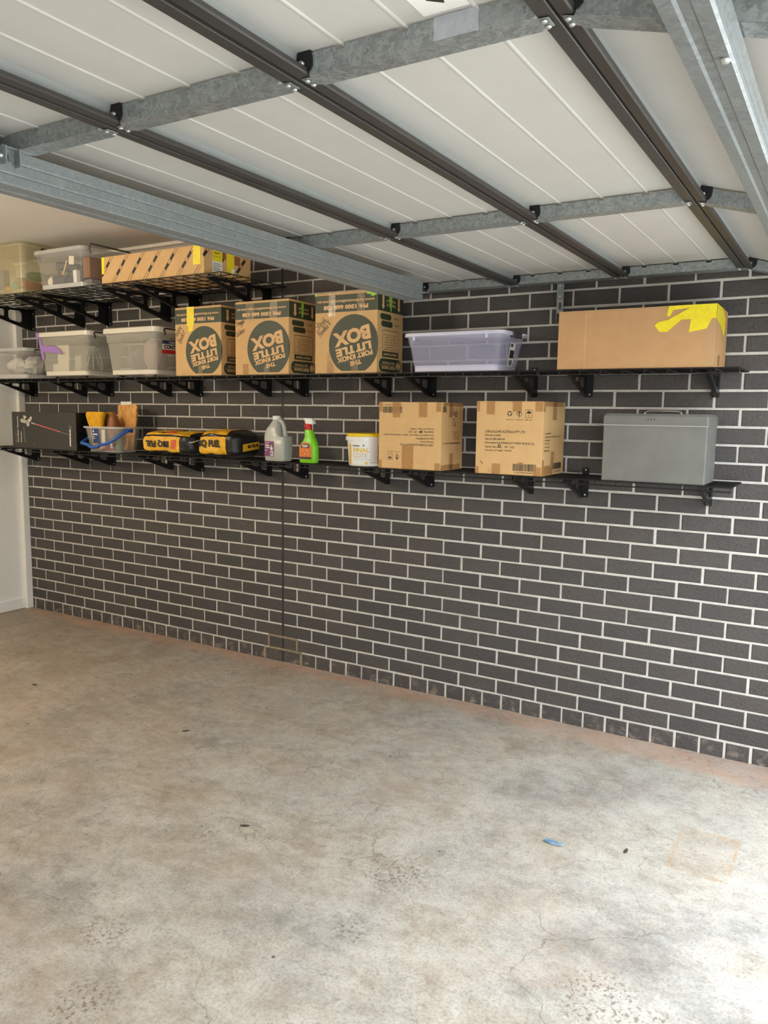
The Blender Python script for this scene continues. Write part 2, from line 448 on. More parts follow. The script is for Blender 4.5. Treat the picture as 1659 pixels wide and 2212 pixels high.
# leafy row added out of view across the driveway to block low outside light
hd = MB()
for i in range(24):
    y0 = -14 + i * .92
    hh = 3.3 + .25 * noise.noise(Vector((i * .7, 3, 1)))
    hd.loft([rrect(1.3 + .2 * noise.noise(Vector((i, k, 5))), 1.1, .3, z, 12.2 + .15 * noise.noise(Vector((i, k, 9))), y0) for k, z in enumerate((-.02, .8, 1.8, 2.8, hh))])
tag(obj('light_blocker', hd, M('blocker_leaf', srgb(70, 84, 50), srgb(46, 58, 34), 9, .8, bump=.8, bscale=20), None, kind='stuff'), 'long green leafy light blocker added unseen beyond the driveway outside', 'light_blocker')
# cornices
def cornice(name, fn, a0, a1):
    prof = [(0, 0), (.012, 0)] + [(.012 + .078 * (1 - math.cos(t)), .078 * math.sin(t)) for t in [PI / 2 * i / 6 for i in range(1, 7)]] + [(.092, .098), (0, .098)]
    struct(obj(name, MB().prism(prof, a0, a1, fn), m_ceil))
cornice('trim_1', lambda a, b, h: (h, -a, ZC - .098 + b), XL, XR)
cornice('trim_2', lambda a, b, h: (XL + a, -h, ZC - .098 + b), 0, -YF)
# corner post and skirting of the white wall
struct(obj('trim_3', MB().box(XL, XL + .042, -.058, -.0005, .002, ZC - .1), m_white, bevel=.003))
struct(obj('baseboard_left', MB().box(XL, XL + .014, YF, -.06, .004, .095), m_white, bevel=.003))

# ---------------------------------------------------------------- brick courses
def project(p):
    c = CROT.transposed() @ (Vector(p) - CAM)
    return (W_PX / 2 + F_PX * c.x / -c.z, H_PX / 2 - F_PX * c.y / -c.z, -c.z)
def brick_mb(w, h):
    e = .004
    m = MB()
    back = [(-w / 2, .045, -h / 2), (w / 2, .045, -h / 2), (w / 2, .045, h / 2), (-w / 2, .045, h / 2)]
    mid = [(-w / 2, e * .8, -h / 2), (w / 2, e * .8, -h / 2), (w / 2, e * .8, h / 2), (-w / 2, e * .8, h / 2)]
    fr = [(-w / 2 + e, 0, -h / 2 + e), (w / 2 - e, 0, -h / 2 + e), (w / 2 - e, 0, h / 2 - e), (-w / 2 + e, 0, h / 2 - e)]
    m.loft([back, mid, fr], cap0=False)
    m.f = [tuple(reversed(f)) for f in m.f]
    return m
BM = {}
def brick_mesh(w, h):
    k = (round(w, 3), round(h, 3))
    if k not in BM:
        mb = brick_mb(*k); me = bpy.data.meshes.new('brick'); me.from_pydata(mb.v, [], mb.f); me.update()
        bmm = bmesh.new(); bmm.from_mesh(me); bmesh.ops.recalc_face_normals(bmm, faces=bmm.faces); bmm.to_mesh(me); bmm.free()
        me.materials.append(m_brick); BM[k] = me
    return BM[k]
bricks = []
def add_brick(x0, x1, J):
    x0 = max(x0, XL - .03); x1 = min(x1, XR + .05)
    if x1 - x0 < .03: return
    z0, z1 = (J - 1) * CH + (.00575 if J > 1 else .0005), J * CH - .00575
    bricks.append(((x0 + x1) / 2, (z0 + z1) / 2, x1 - x0, z1 - z0))
for J in range(1, 33):
    jw = .0058
    if J == 1:
        add_brick(-.155 + jw, -.0075, 1); add_brick(.0075, .155 - jw, 1)
        for s in (-1, 1):
            x = .155
            while x < 3.6:
                a, b = (s * x, s * (x + .12)); a, b = min(a, b), max(a, b)
                add_brick(a + jw, b - jw, 1); x += .12
        continue
    off = 0 if J % 2 else .12
    for k in range(-13, 17):
        a, b = k * .24 + off, (k + 1) * .24 + off
        if off and k == -1:
            add_brick(a + jw, -.0075, J); add_brick(.0075, b - jw, J); continue
        a2 = a + (jw if abs(a) > .01 else .0075); b2 = b - (jw if abs(b) > .01 else .0075)
        add_brick(a2, b2, J)
hide = [(-.6, 1.05, 1.9, 2.36), (1.15, 1.65, 1.9, 2.1), (2.02, 2.68, 1.9, 2.17), (1.03, 1.40, 1.38, 1.74), (1.6, 1.95, 1.38, 1.74), (2.22, 2.68, 1.38, 1.70)]
def score(b):
    x, z, w, h = b
    px, py, d = project((x, 0, z))
    if px < 5 or px > 1655 or z > 2.72: return 0
    if z > 2.36 and x > 1.1: return 0
    if x > .3 and any(h0 < x < h1 and a < z < c for h0, h1, a, c in hide): return 0
    dirv = (CAM - Vector((x, 0, z))).normalized()
    return w * h / d / d * abs(dirv.y)
bricks.sort(key=lambda b: -score(b))
rest = MB()
for i, (x, z, w, h) in enumerate(bricks):
    dx = random.uniform(-.0015, .0015); dz = random.uniform(-.0012, .0012); dy = random.uniform(-.001, .0012)
    if i < 300 and score((x, z, w, h)) > 0:
        o = bpy.data.objects.new('brick', brick_mesh(w, h)); COL.objects.link(o); o.parent = wall
        o.location = (x + dx, dy, z + dz); o.rotation_euler = (random.uniform(-.004, .004), random.uniform(-.004, .004), random.uniform(-.003, .003))
    else:
        mb = brick_mb(w, h); rest.add([(a + x + dx, b + dy, c + z + dz) for a, b, c in mb.v], mb.f)
ro = obj('brick_courses', rest, m_brick, wall, kind='stuff')
bmm = bmesh.new(); bmm.from_mesh(ro.data); bmesh.ops.recalc_face_normals(bmm, faces=bmm.faces); bmm.to_mesh(ro.data); bmm.free()
# expansion joint
obj('control_joint', MB().box(-.0082, .0082, .0025, .01, .0, ZC - .05), M('joint_sealant', srgb(48, 46, 46), srgb(40, 38, 38), 30, .6), wall)
# old yellowed repair mortar round the foot of the joint
rp = MB()
for a, b, c, d in ((-.12, .155, 1, .0), (-.165, -.145, .0, 1), (.145, .165, 0, 1), (-.12, .12, 2, 2), (-.128, -.113, 1, 2), (.113, .128, 1, 2)):
    if c == d or d == 0 and c == 1: rp.box(a, b, .0005, .0046, c * CH - .007, c * CH + .007)
    else: rp.box(a, b, .0005, .0046, min(c, d) * CH + .002, max(c, d) * CH)
obj('repair_mortar', rp, M('ochre_mortar', srgb(160, 144, 114), srgb(116, 104, 82), 60, .9, bump=.5, bscale=200), wall)

# ================================================================ sectional garage door, open overhead
ZD = 2.37
gd = thing('garage_door', (2.2, -1.4, ZD), 'open sectional garage door of white ribbed panels in a galvanised frame overhead', 'garage door')
def G(fn):           # world -> door-local
    return lambda *a: tuple(Vector(fn(*a)) - gd.location)
def flat(x0): return lambda s, h, y: (x0 + s, y, ZD + h)
TH = math.radians(-15.5)
def tilt(x0):
    def f(s, h, y):
        dx, dz = s, h - .02
        return (x0 + dx * math.cos(TH) - dz * math.sin(TH), y, ZD + .02 + dx * math.sin(TH) + dz * math.cos(TH))
    return f
Y0, Y1 = -5.15, -.118
STY = (-.149, -1.407, -2.74, -4.05)
bolt_mb = MB().sphere((0, 0, 0), .0058, 8, 4, (1, 1, .55))
bolt_me = None
m_return = M('panel_return_edge', srgb(160, 164, 164), srgb(152, 156, 156), 8, .5)
def section(x0, L, fn, first=False, last=False):
    global bolt_me
    F = G(fn)
    ribs = [.355, .455] if last else [.115, .26, .405]
    # pressed sheet with drawn ribs
    top = [(.010, .046)]
    for r in ribs:
        top += [(r - .0055, .046), (r - .003, .0438), (r, .0432), (r + .003, .0438), (r + .0055, .046)]
    top += [(L - .010, .046)]
    poly = top + [(a, b + .0025) for a, b in reversed(top)]
    mb = MB()
    n = len(top)
    for y in (Y0, Y1): mb.v += [F(a, b, y) for a, b in top]
    for i in range(n - 1): mb.f.append((i, i + 1, n + i + 1, n + i))
    for y in (Y0, Y1): mb.v += [F(a, b + .003, y) for a, b in top]
    for i in range(n - 1): mb.f.append((2 * n + i + 1, 2 * n + i, 3 * n + i, 3 * n + i + 1))
    obj('panel', mb, m_panel, gd, smooth=False)
    # turned-down edge beside the rails
    obj('panel_edge', MB().prism([(.0088, .005), (.0105, .005), (.0105, .0462), (.0088, .0462)], Y0, Y1, lambda a, b, h: F(a, b, h)), m_return, gd)
    # dark meeting rails: ridged channels
    def rail(s0, s1):
        w = s1 - s0
        p = [(0, .046), (0, .003), (.0015, .0015), (w - .003, .0015), (w, .0045), (w, .013), (w - .0025, .013), (w - .0025, .0055), (.0025, .0045), (.0025, .046)]
        p = [(s0 + a, b) for a, b in p] if s0 < .1 else [(s1 - a, b) for a, b in reversed(p)]
        obj('rail', MB().prism(p, Y0, Y1, lambda a, b, h: F(a, b, h)), m_rail, gd)
    rail(.006, .038) if not first else rail(.0, .03)
    if not last: rail(L - .037, L - .005)
    # stiles
    for y in STY:
        s0, s1 = .041, L - .037
        f = [(s0, .0), (s1, .0), (s1, .0415)]
        for r in reversed(ribs): f += [(r + .011, .0415), (r + .011, .034), (r - .011, .034), (r - .011, .0415)]
        f += [(s0, .0415)]
        mb = MB().prism(f, y, y + .0016, lambda a, b, h: F(a, b, h))
        fl = [(s0, y), (s1 - .004, y), (s1, y + .008), (s1 + .022, y + .010), (s1 + .022, y + .044), (s1, y + .047), (s1 - .004, y + .055), (s0, y + .055), (s0 - .004, y + .047), (s0 - .026, y + .044), (s0 - .026, y + .010), (s0 - .004, y + .008)]
        mb.prism(fl, -.0016, 0, lambda a, b, h: F(a, h, b))
        so_ = obj('stile', mb, m_galv, gd, bevel=.0007)
        obj('hinge_block', MB().prism([(s0 - .028, .0065), (s0 + .004, .0065), (s0 + .010, .016), (s0 + .009, .034), (s0 + .005, .0455), (s0 - .026, .0455), (s0 - .029, .030)], y - .004, y + .05, lambda a, b, h: F(a, b, h)), m_rubber, so_)
        for bs in (s0 - .016, s1 + .012):
            for by in (y + .016, y + .038):
                if bolt_me is None:
                    b = obj('bolt', bolt_mb, m_bolt, so_, smooth=True); bolt_me = b.data
                else:
                    b = bpy.data.objects.new('bolt', bolt_me); COL.objects.link(b); b.parent = so_
                b.location = F(bs, -.004, by)
        hb = bpy.data.objects.new('bolt', bolt_me); COL.objects.link(hb); hb.parent = so_; hb.location = F(s0 - .016, .022, y - .005); hb.scale = (1.3, 1.3, 1.6)
J_ = (1.633, 2.194, 2.752)
section(1.095, J_[0] - 1.095, flat(1.095), first=True)
section(J_[0], J_[1] - J_[0], flat(J_[0]))
section(J_[1], J_[2] - J_[1], flat(J_[1]))
section(J_[2], .55, tilt(J_[2]), last=True)
# stiffening struts
def strut(x, zb, zt, w, y0, y1, ang=0, name='strut'):
    # hat channel standing under the stiles, open side up, with rolled grooves
    h = zt - zb
    t = .0018
    outer = [(w, h), (w, h * .70), (w - .003, h * .66), (w, h * .62), (w, h * .36), (w - .003, h * .32), (w, h * .28), (w, .004), (w - .004, 0),
             (w * .66, 0), (w * .60, .003), (w * .40, .003), (w * .34, 0), (.004, 0), (0, .004), (0, h)]
    inner = [(min(max(a, t), w - t) if b < .01 else a + (-t if a > w / 2 else t), b + t if b < .01 else b) for a, b in outer]
    inner[0] = (w - t, h); inner[-1] = (t, h)
    poly = outer + list(reversed(inner))
    ca, sa = math.cos(ang), math.sin(ang)
    mb = MB()
    fn = lambda a, b, yy: tuple(Vector((x + a * ca - b * sa, yy, zb + a * sa + b * ca)) - gd.location)
    n = len(outer)
    A = [[fn(a, b, y) for a, b in outer] for y in (y0, y1)]; B = [[fn(a, b, y) for a, b in inner] for y in (y0, y1)]
    mb.v = A[0] + A[1] + B[0] + B[1]
    for i in range(n - 1):
        mb.f += [(i, i + 1, n + i + 1, n + i), (2 * n + i + 1, 2 * n + i, 3 * n + i, 3 * n + i + 1), (i + 1, i, 2 * n + i, 2 * n + i + 1), (n + i, n + i + 1, 3 * n + i + 1, 3 * n + i)]
    return obj(name, mb, m_galv2, gd)
strut(1.165, 2.276, 2.366, .105, -5.1, -.45)
s2 = strut(2.950, 2.270, 2.308, .088, -5.1, -.13, TH)
for y in STY[1:]:
    b = bpy.data.objects.new('bolt', bolt_me); COL.objects.link(b); b.parent = s2; b.scale = (1.5, 1.5, 1.8)
    b.location = Vector((3.024, y + .03, 2.2475)) - gd.location
# manual latch on the top strut
gl = Vector(gd.location)
lt = MB()
lt.box(1.19, 1.285, -2.79, -2.70, 2.364, 2.369)
for y in (-2.785, -2.745): lt.box(1.262, 1.292, y, y + .004, 2.322, 2.368)
lt.map(lambda x, y, z: (x - gl.x, y - gl.y, z - gl.z))
lb = obj('arm_bracket', lt, m_galv2, gd)
obj('operator_arm', MB().tube([(1.282, -2.762, 2.338), (1.16, -2.80, 2.30), (.62, -2.90, 2.17)], [.011, .011, .011], 8).map(lambda x, y, z: (x - gl.x, y - gl.y, z - gl.z)), m_galv2, gd)
for y in (-2.79, -2.738):
    b = bpy.data.objects.new('bolt', bolt_me); COL.objects.link(b); b.parent = lb; b.location = Vector((1.278, y, 2.342)) - gl; b.scale = (1.4, 1.4, 2)
# maker's paper label and clear tape stuck on the door
obj('paper_label', MB().box(2.505, 2.60, -2.95, -2.752, 2.4135, 2.4142).map(lambda x, y, z: tuple(Vector((x, y, z)) - gl)), m_paper, gd)
pm = MB(); pm.poly([(2.535, -2.80), (2.560, -2.778), (2.568, -2.80), (2.56, -2.84), (2.535, -2.84)], lambda u, v: tuple(Vector((u, v, 2.4130)) - gl))
obj('label_mark', pm, m_ink, gd)
obj('clear_tape', MB().box(2.52, 2.61, -2.7425, -2.7403, 2.372, 2.412).map(lambda x, y, z: tuple(Vector((x, y, z)) - gl)), M('tape_film', srgb(226, 228, 238), srgb(206, 210, 222), 50, .2, alpha=.3, bump=.4, bscale=90), gd)

# ---------------------------------------------------------------- door track and wall hanger
tr = thing('door_track', (1.9, -.06, 2.37), 'thin galvanised door track running along the brick wall top', 'door track')
tl = Vector(tr.location)
tm = MB().prism([(-.088, 2.372), (-.084, 2.372), (-.084, 2.376), (-.030, 2.376), (-.030, 2.425), (-.080, 2.425), (-.080, 2.421), (-.034, 2.421), (-.034, 2.380), (-.088, 2.380)], .93, 3.02, lambda a, b, h: tuple(Vector((h, a, b)) - tl))
obj('track_rail', tm, m_galv2, tr)
# curved part down to the opening
arc = [(3.02 + .28 * math.sin(t), 2.395 - .28 * (1 - math.cos(t))) for t in [math.radians(a) for a in range(0, 91, 10)]]
cm = MB(); cm.loft([[tuple(Vector((x, y, z + dz)) - tl) for y, dz in ((-.08, -.02), (-.03, -.02), (-.03, .0), (-.08, .0))] for x, z in arc] + [[tuple(Vector((x, y, .02)) - tl) for x, y in ((3.28, -.08), (3.28, -.03), (3.30, -.03), (3.30, -.08))]])
obj('track_curve', cm, m_galv2, tr)
hg = MB()
hg.box(1.852, 1.855, -.062, -.004, 2.18, 2.372)
def slotted(x0, x1, y, z0, z1):
    # strip with a long slot and round holes, front face at y
    segs = [(z0, z0 + .022, None), (z0 + .022, z0 + .058, .010), (z0 + .058, z0 + .078, None), (z0 + .078, z0 + .092, .012), (z0 + .092, z1, None)]
    for a, b, g in segs:
        if g is None: hg.box(x0, x1, y, y + .003, a, b)
        else:
            c = (x0 + x1) / 2; hg.box(x0, c - g / 2, y, y + .003, a, b); hg.box(c + g / 2, x1, y, y + .003, a, b)
slotted(1.855, 1.889, -.062, 2.218, 2.372)
hg.map(lambda x, y, z: tuple(Vector((x, y, z)) - tl))
ho = obj('hanger_bracket', hg, m_galv, tr)
for z in (2.362, 2.305):
    b = bpy.data.objects.new('bolt', bolt_me); COL.objects.link(b); b.parent = ho; b.location = Vector((1.871, -.064, z)) - tl; b.rotation_euler = (PI / 2, 0, 0); b.scale = (1.1, 1.1, 1.1)
rl = MB().lathe([(.002, -.02), (.019, -.02), (.022, -.012), (.022, .0), (.012, .002), (.006, .003), (.006, .014)], 14).map(lambda x, y, z: (x, -z, y))
for x in (1.145, 1.66, 2.2, 2.74):
    r_ = obj('roller', rl, m_rubber, tr, smooth=True) if x < 1.2 else None
    if r_ is None:
        r_ = bpy.data.objects.new('roller', rme); COL.objects.link(r_); r_.parent = tr
    rme = r_.data
    r_.location = Vector((x, -.075, 2.40)) - tl

# ================================================================ wire wall shelves
SX = [-2.70 + .9155 * i for i in range(6)]; SL = .912
def fill2d(outer, holes, t, fn):
    """polygon with holes, extruded t; fn(a,b,h)"""
    bmm = bmesh.new(); es = []
    for lp in [outer] + holes:
        vs = [bmm.verts.new((a, b, 0)) for a, b in lp]
        es += [bmm.edges.new((vs[i - 1], vs[i])) for i in range(len(vs))]
    bmesh.ops.triangle_fill(bmm, edges=es, use_beauty=True)
    bmm.verts.index_update(); bmm.verts.ensure_lookup_table()
    mb = MB(); n = len(bmm.verts)
    V = [v.co.copy() for v in bmm.verts]
    mb.v = [fn(v.x, v.y, 0) for v in V] + [fn(v.x, v.y, t) for v in V]
    for f in bmm.faces:
        ix = [v.index for v in f.verts]; mb.f.append(tuple(ix)); mb.f.append(tuple(i + n for i in reversed(ix)))
    bd = [e for e in bmm.edges if len(e.link_faces) == 1]
    for e in bd:
        a, b = e.verts[0].index, e.verts[1].index; mb.f.append((a, b, b + n, a + n))
    bmm.free(); return mb
def bracket(D, Hh, side, parent, x):
    """web plate in the y-z plane at x, top at z=-.008; flange on the wall towards the shelf middle"""
    tip = .018
    def zlow(y): return -.008 - tip - (Hh - tip) * (1 - (y / D)) if y <= D else 0
    outer = [(0.002, -.008), (D, -.008), (D, -.008 - tip), (.030, -.008 - Hh), (.002, -.008 - Hh)]
    holes = []
    for f0, f1 in ((.16, .36), (.42, .62), (.68, .82)):
        y0, y1 = D * f0, D * f1
        t0 = -.008 - .018; b0 = zlow(y0) + .022 + .006; b1 = zlow(y1) + .018
        if b1 > t0 - .006: b1 = t0 - .006
        r = min(y1 - y0, t0 - b0) * .3
        q = [(y0, b0 + r * .6), (y0 + r * .6, b0 + .002), (y1 - r * .5, b1), (y1, b1 + min(r * .6, (t0 - b1) * .4)), (y1, t0 - r * .4), (y1 - r * .5, t0), (y0 + r * .6, t0), (y0, t0 - r * .6)]
        holes.append(q)
    mb = fill2d(outer, holes, .003, lambda a, b, h: (x + h - .0015, -a, b))
    # stiffening lip along the sloping edge and the top
    sgn = 1 if side == 'L' else -1
    a, b = (x, x + .016 * sgn); a, b = min(a, b), max(a, b)
    mb.add([(a, -D, -.008 - tip), (b, -D, -.008 - tip), (b, -.03, -.008 - Hh), (a, -.03, -.008 - Hh), (a, -D, -.0056 - tip), (b, -D, -.0056 - tip), (b, -.03, -.0056 - Hh), (a, -.03, -.0056 - Hh)],
           [(0, 3, 2, 1), (4, 5, 6, 7), (0, 1, 5, 4), (1, 2, 6, 5), (2, 3, 7, 6), (3, 0, 4, 7)])
    mb.box(a, b, -D, -.002, -.0105, -.008)
    a, b = (x, x + .035 * sgn); a, b = min(a, b), max(a, b)
    mb.box(a, b, -.0045, -.0015, -.008 - Hh, .034 if Hh < .15 else -.001)
    br = obj('bracket', mb, m_black, parent)
    for zz in ((-.008 - Hh + .014, .022) if Hh < .15 else (-.008 - Hh + .014, -.04)):
        bb = bpy.data.objects.new('bolt', bolt_me); COL.objects.link(bb); bb.parent = br
        bb.location = ((a + b) / 2, -.006, zz); bb.rotation_euler = (PI / 2, 0, 0); bb.scale = (.9, .9, .9)
def make_shelf(D, Hh, py, label):
    t = thing('wall_shelf', (0, 0, 0), label, 'shelf', 'black wire wall shelves')
    g = MB()
    r = .0031
    ny = round((D - .012) / py)
    for i in range(1, ny): 
        y = -.012 - (D - .012) * i / ny
        g.tube([(.002, y, -r), (SL - .002, y, -r)], r, 4)
    for k in range(1, 9):
        x = SL * k / 9
        g.tube([(x, -.012, -r * 2.6), (x, -D, -r * 2.6), (x, -D - .001, -.024)], r, 4)
    obj('wire_grid', g, m_black, t, kind='stuff')
    obj('front_rail', MB().tube([(.002, -D, -.0035), (SL - .002, -D, -.0035)], .0035, 6), m_black, t); obj('front_rail', MB().tube([(.002, -D - .001, -.024), (SL - .002, -D - .001, -.024)], .0032, 6), m_black, t)
    obj('back_rail', MB().tube([(.002, -.012, -.0035), (SL - .002, -.012, -.0035)], .0035, 6), m_black, t)
    for x in (.003, SL - .003): obj('end_rail', MB().tube([(x, -.012, -.004), (x, -D, -.004), (x, -D - .001, -.024)], .0033, 6), m_black, t)
    bracket(D - .03, Hh, 'L', t, .136)
    bracket(D - .03, Hh, 'R', t, SL - .130)
    return t
ZLOW, ZMID, ZTOP = 1.390, 1.915, 2.490
on_low = ['black vacuum cleaner carton', 'clear bucket with blue handle', 'two black and yellow fuel bags', 'jug, spray bottle and pail', 'two square printed cartons', 'grey metal box']
on_mid = ['leftmost white-lidded tub', 'two large white-lidded tubs', 'first two green-printed cartons', 'tallest green-printed carton', 'lavender clear tub', 'long plain carton with yellow tape']
on_top = ['yellowish tall tub', 'clear tub of odds and ends', 'long flat striped carton']
pa = make_shelf(.355, .116, .085, '')
pb = make_shelf(.612, .165, .10, '')
first = True
for z, proto, names, row in ((ZLOW, pa, on_low, 'bottom'), (ZMID, pa, on_mid, 'middle'), (ZTOP, pb, on_top, 'top')):
    for i, nm in enumerate(names):
        lab = 'black wire wall shelf in the %s row under the %s' % (row, nm)
        loc = (SX[i], -.0015, z)
        if i == 0 and (proto is pb or first):
            proto.location = loc; proto['label'] = lab; first = False
        else: dup(proto, loc, lab)

# ================================================================ cartons
def carton_body(t, w, d, h, mat, flap=True):
    th = .004
    mb = MB().box(0, w, 0, d, 0, h - .004)
    obj('body', mb, mat, t, bevel=.0025)
    if flap:
        # the four top flaps: two long ones meet over the middle
        for a, b in ((.0015, d / 2 - .0008), (d / 2 + .0008, d - .0015)):
            obj('top_flap', MB().box(.0015, w - .0015, a, b, h - .004, h), m_card_in, t, bevel=.0008)
def tape(t, pts2, fn, mat, name='tape', thick=.0006):
    """strip of tape: flat polygon with a little thickness on a face"""
    a = [fn(u, v) for u, v in pts2]
    mb = MB().add(a, [tuple(range(len(a)))])
    return obj(name, mb, mat, t)
def hand(mb, strokes, u, v, sx, sy, rot, th, fn):
    ca, sa = math.cos(math.radians(rot)), math.sin(math.radians(rot))
    for st in strokes:
        stroke(mb, [(u + x * sx * ca - y * sy * sa, v + x * sx * sa + y * sy * ca) for x, y in st], th, fn)
# handwriting: little stroke alphabet (unit x-height 1, capitals 1.7)
def arc(cx, cy, rx, ry, a0, a1, n=7): return [(cx + rx * math.cos(math.radians(a0 + (a1 - a0) * i / n)), cy + ry * math.sin(math.radians(a0 + (a1 - a0) * i / n))) for i in range(n + 1)]
GL = {
 'H': (1.1, [[(.1, 0), (.3, 1.7)], [(.8, 0), (1.0, 1.7)], [(.15, .8), (.95, .9)]]),
 'B': (1.0, [[(.1, 0), (.25, 1.7)], [(.25, 1.7)] + arc(.35, 1.3, .5, .4, 80, -80) + arc(.3, .45, .6, .45, 80, -95)]),
 'F': (.9, [[(.1, 0), (.35, 1.6), (1.0, 1.75)], [(.1, .8), (.7, .95)]]),
 'G': (1.1, [arc(.6, .85, .5, .85, 60, 300) + [(1.0, .7), (.6, .75)]]),
 'S': (1.0, [arc(.6, 1.3, .4, .45, 20, 200) + arc(.45, .45, .5, .5, 110, -120) + [(-.1, -.3)]]),
 'N': (1.2, [[(.0, -.1), (.2, 1.7), (.8, .1), (1.1, 1.6)]]),
 'e': (.75, [[(.1, .45), (.6, .55)] + arc(.38, .5, .3, .48, 10, 300)]),
 'a': (.8, [arc(.38, .5, .32, .48, 60, 400), [(.68, .95), (.66, .1), (.8, .02)]]),
 'v': (.7, [[(.05, .95), (.32, .05), (.65, 1.0)]]),
 'y': (.8, [[(.05, .95), (.15, .3), (.4, .2), (.65, .95), (.4, -.8), (.1, -1.0)]]),
 'o': (.8, [arc(.38, .5, .33, .48, 90, 450)]),
 'k': (.75, [[(.1, 0), (.22, 1.7)], [(.65, 1.0), (.15, .5), (.65, 0)]]),
 's': (.65, [[(.55, .95), (.2, .8), (.5, .4), (.3, .0), (.05, .1)]]),
 'r': (.6, [[(.1, 0), (.2, .95)], [(.18, .6), (.35, .95), (.58, .9)]]),
 'g': (.8, [arc(.38, .5, .32, .48, 60, 400), [(.68, .95), (.6, -.6), (.3, -.95), (.05, -.7)]]),
 'i': (.4, [[(.15, 0), (.25, .95)], [(.28, 1.35), (.30, 1.42)]]),
 'l': (.45, [[(.12, 0), (.28, 1.7)]]),
 'b': (.8, [[(.1, 1.7), (.12, .05)], arc(.4, .45, .32, .45, 180, -160)]),
 't': (.6, [[(.2, 0), (.35, 1.6)], [(.05, 1.0), (.6, 1.1)]]),
 'p': (.8, [[(.1, -.8), (.25, 1.0)], arc(.45, .55, .3, .42, 170, -170)]),
 'h': (.8, [[(.1, 0), (.25, 1.7)], [(.15, .5), (.4, .95), (.62, .8), (.65, 0)]]),
 'n': (.8, [[(.1, 0), (.2, .95)], [(.15, .5), (.4, .95), (.62, .8), (.65, 0)]]),
 ' ': (.6, []), '0': (.8, [arc(.38, .8, .33, .8, 90, 450)]), '1': (.4, [[(.15, 0), (.25, 1.6)]]), '8': (.8, [arc(.4, 1.2, .3, .4, 90, 450), arc(.4, .4, .35, .4, 90, 450)]),
 'D': (1.0, [[(.1, 0), (.2, 1.7)], [(.2, 1.7)] + arc(.3, .85, .65, .85, 85, -95)]), 'V': (.9, [[(.05, 1.7), (.4, 0), (.8, 1.7)]]), 'd': (.8, [arc(.36, .5, .32, .48, 20, 380), [(.72, 1.7), (.66, .0)]]),
 'C': (1.0, [arc(.6, .8, .5, .8, 50, 310)]), '3': (.7, [arc(.3, 1.2, .3, .4, 150, -90), arc(.3, .4, .35, .4, 90, -150)]), '2': (.7, [arc(.3, 1.2, .3, .4, 160, -30) + [(.05, 0), (.65, .02)]])}
def word(s):
    out = []; x = 0
    for ch in s:
        w, st = GL[ch]
        out += [[(x + a, b) for a, b in q] for q in st]; x += w
    return out
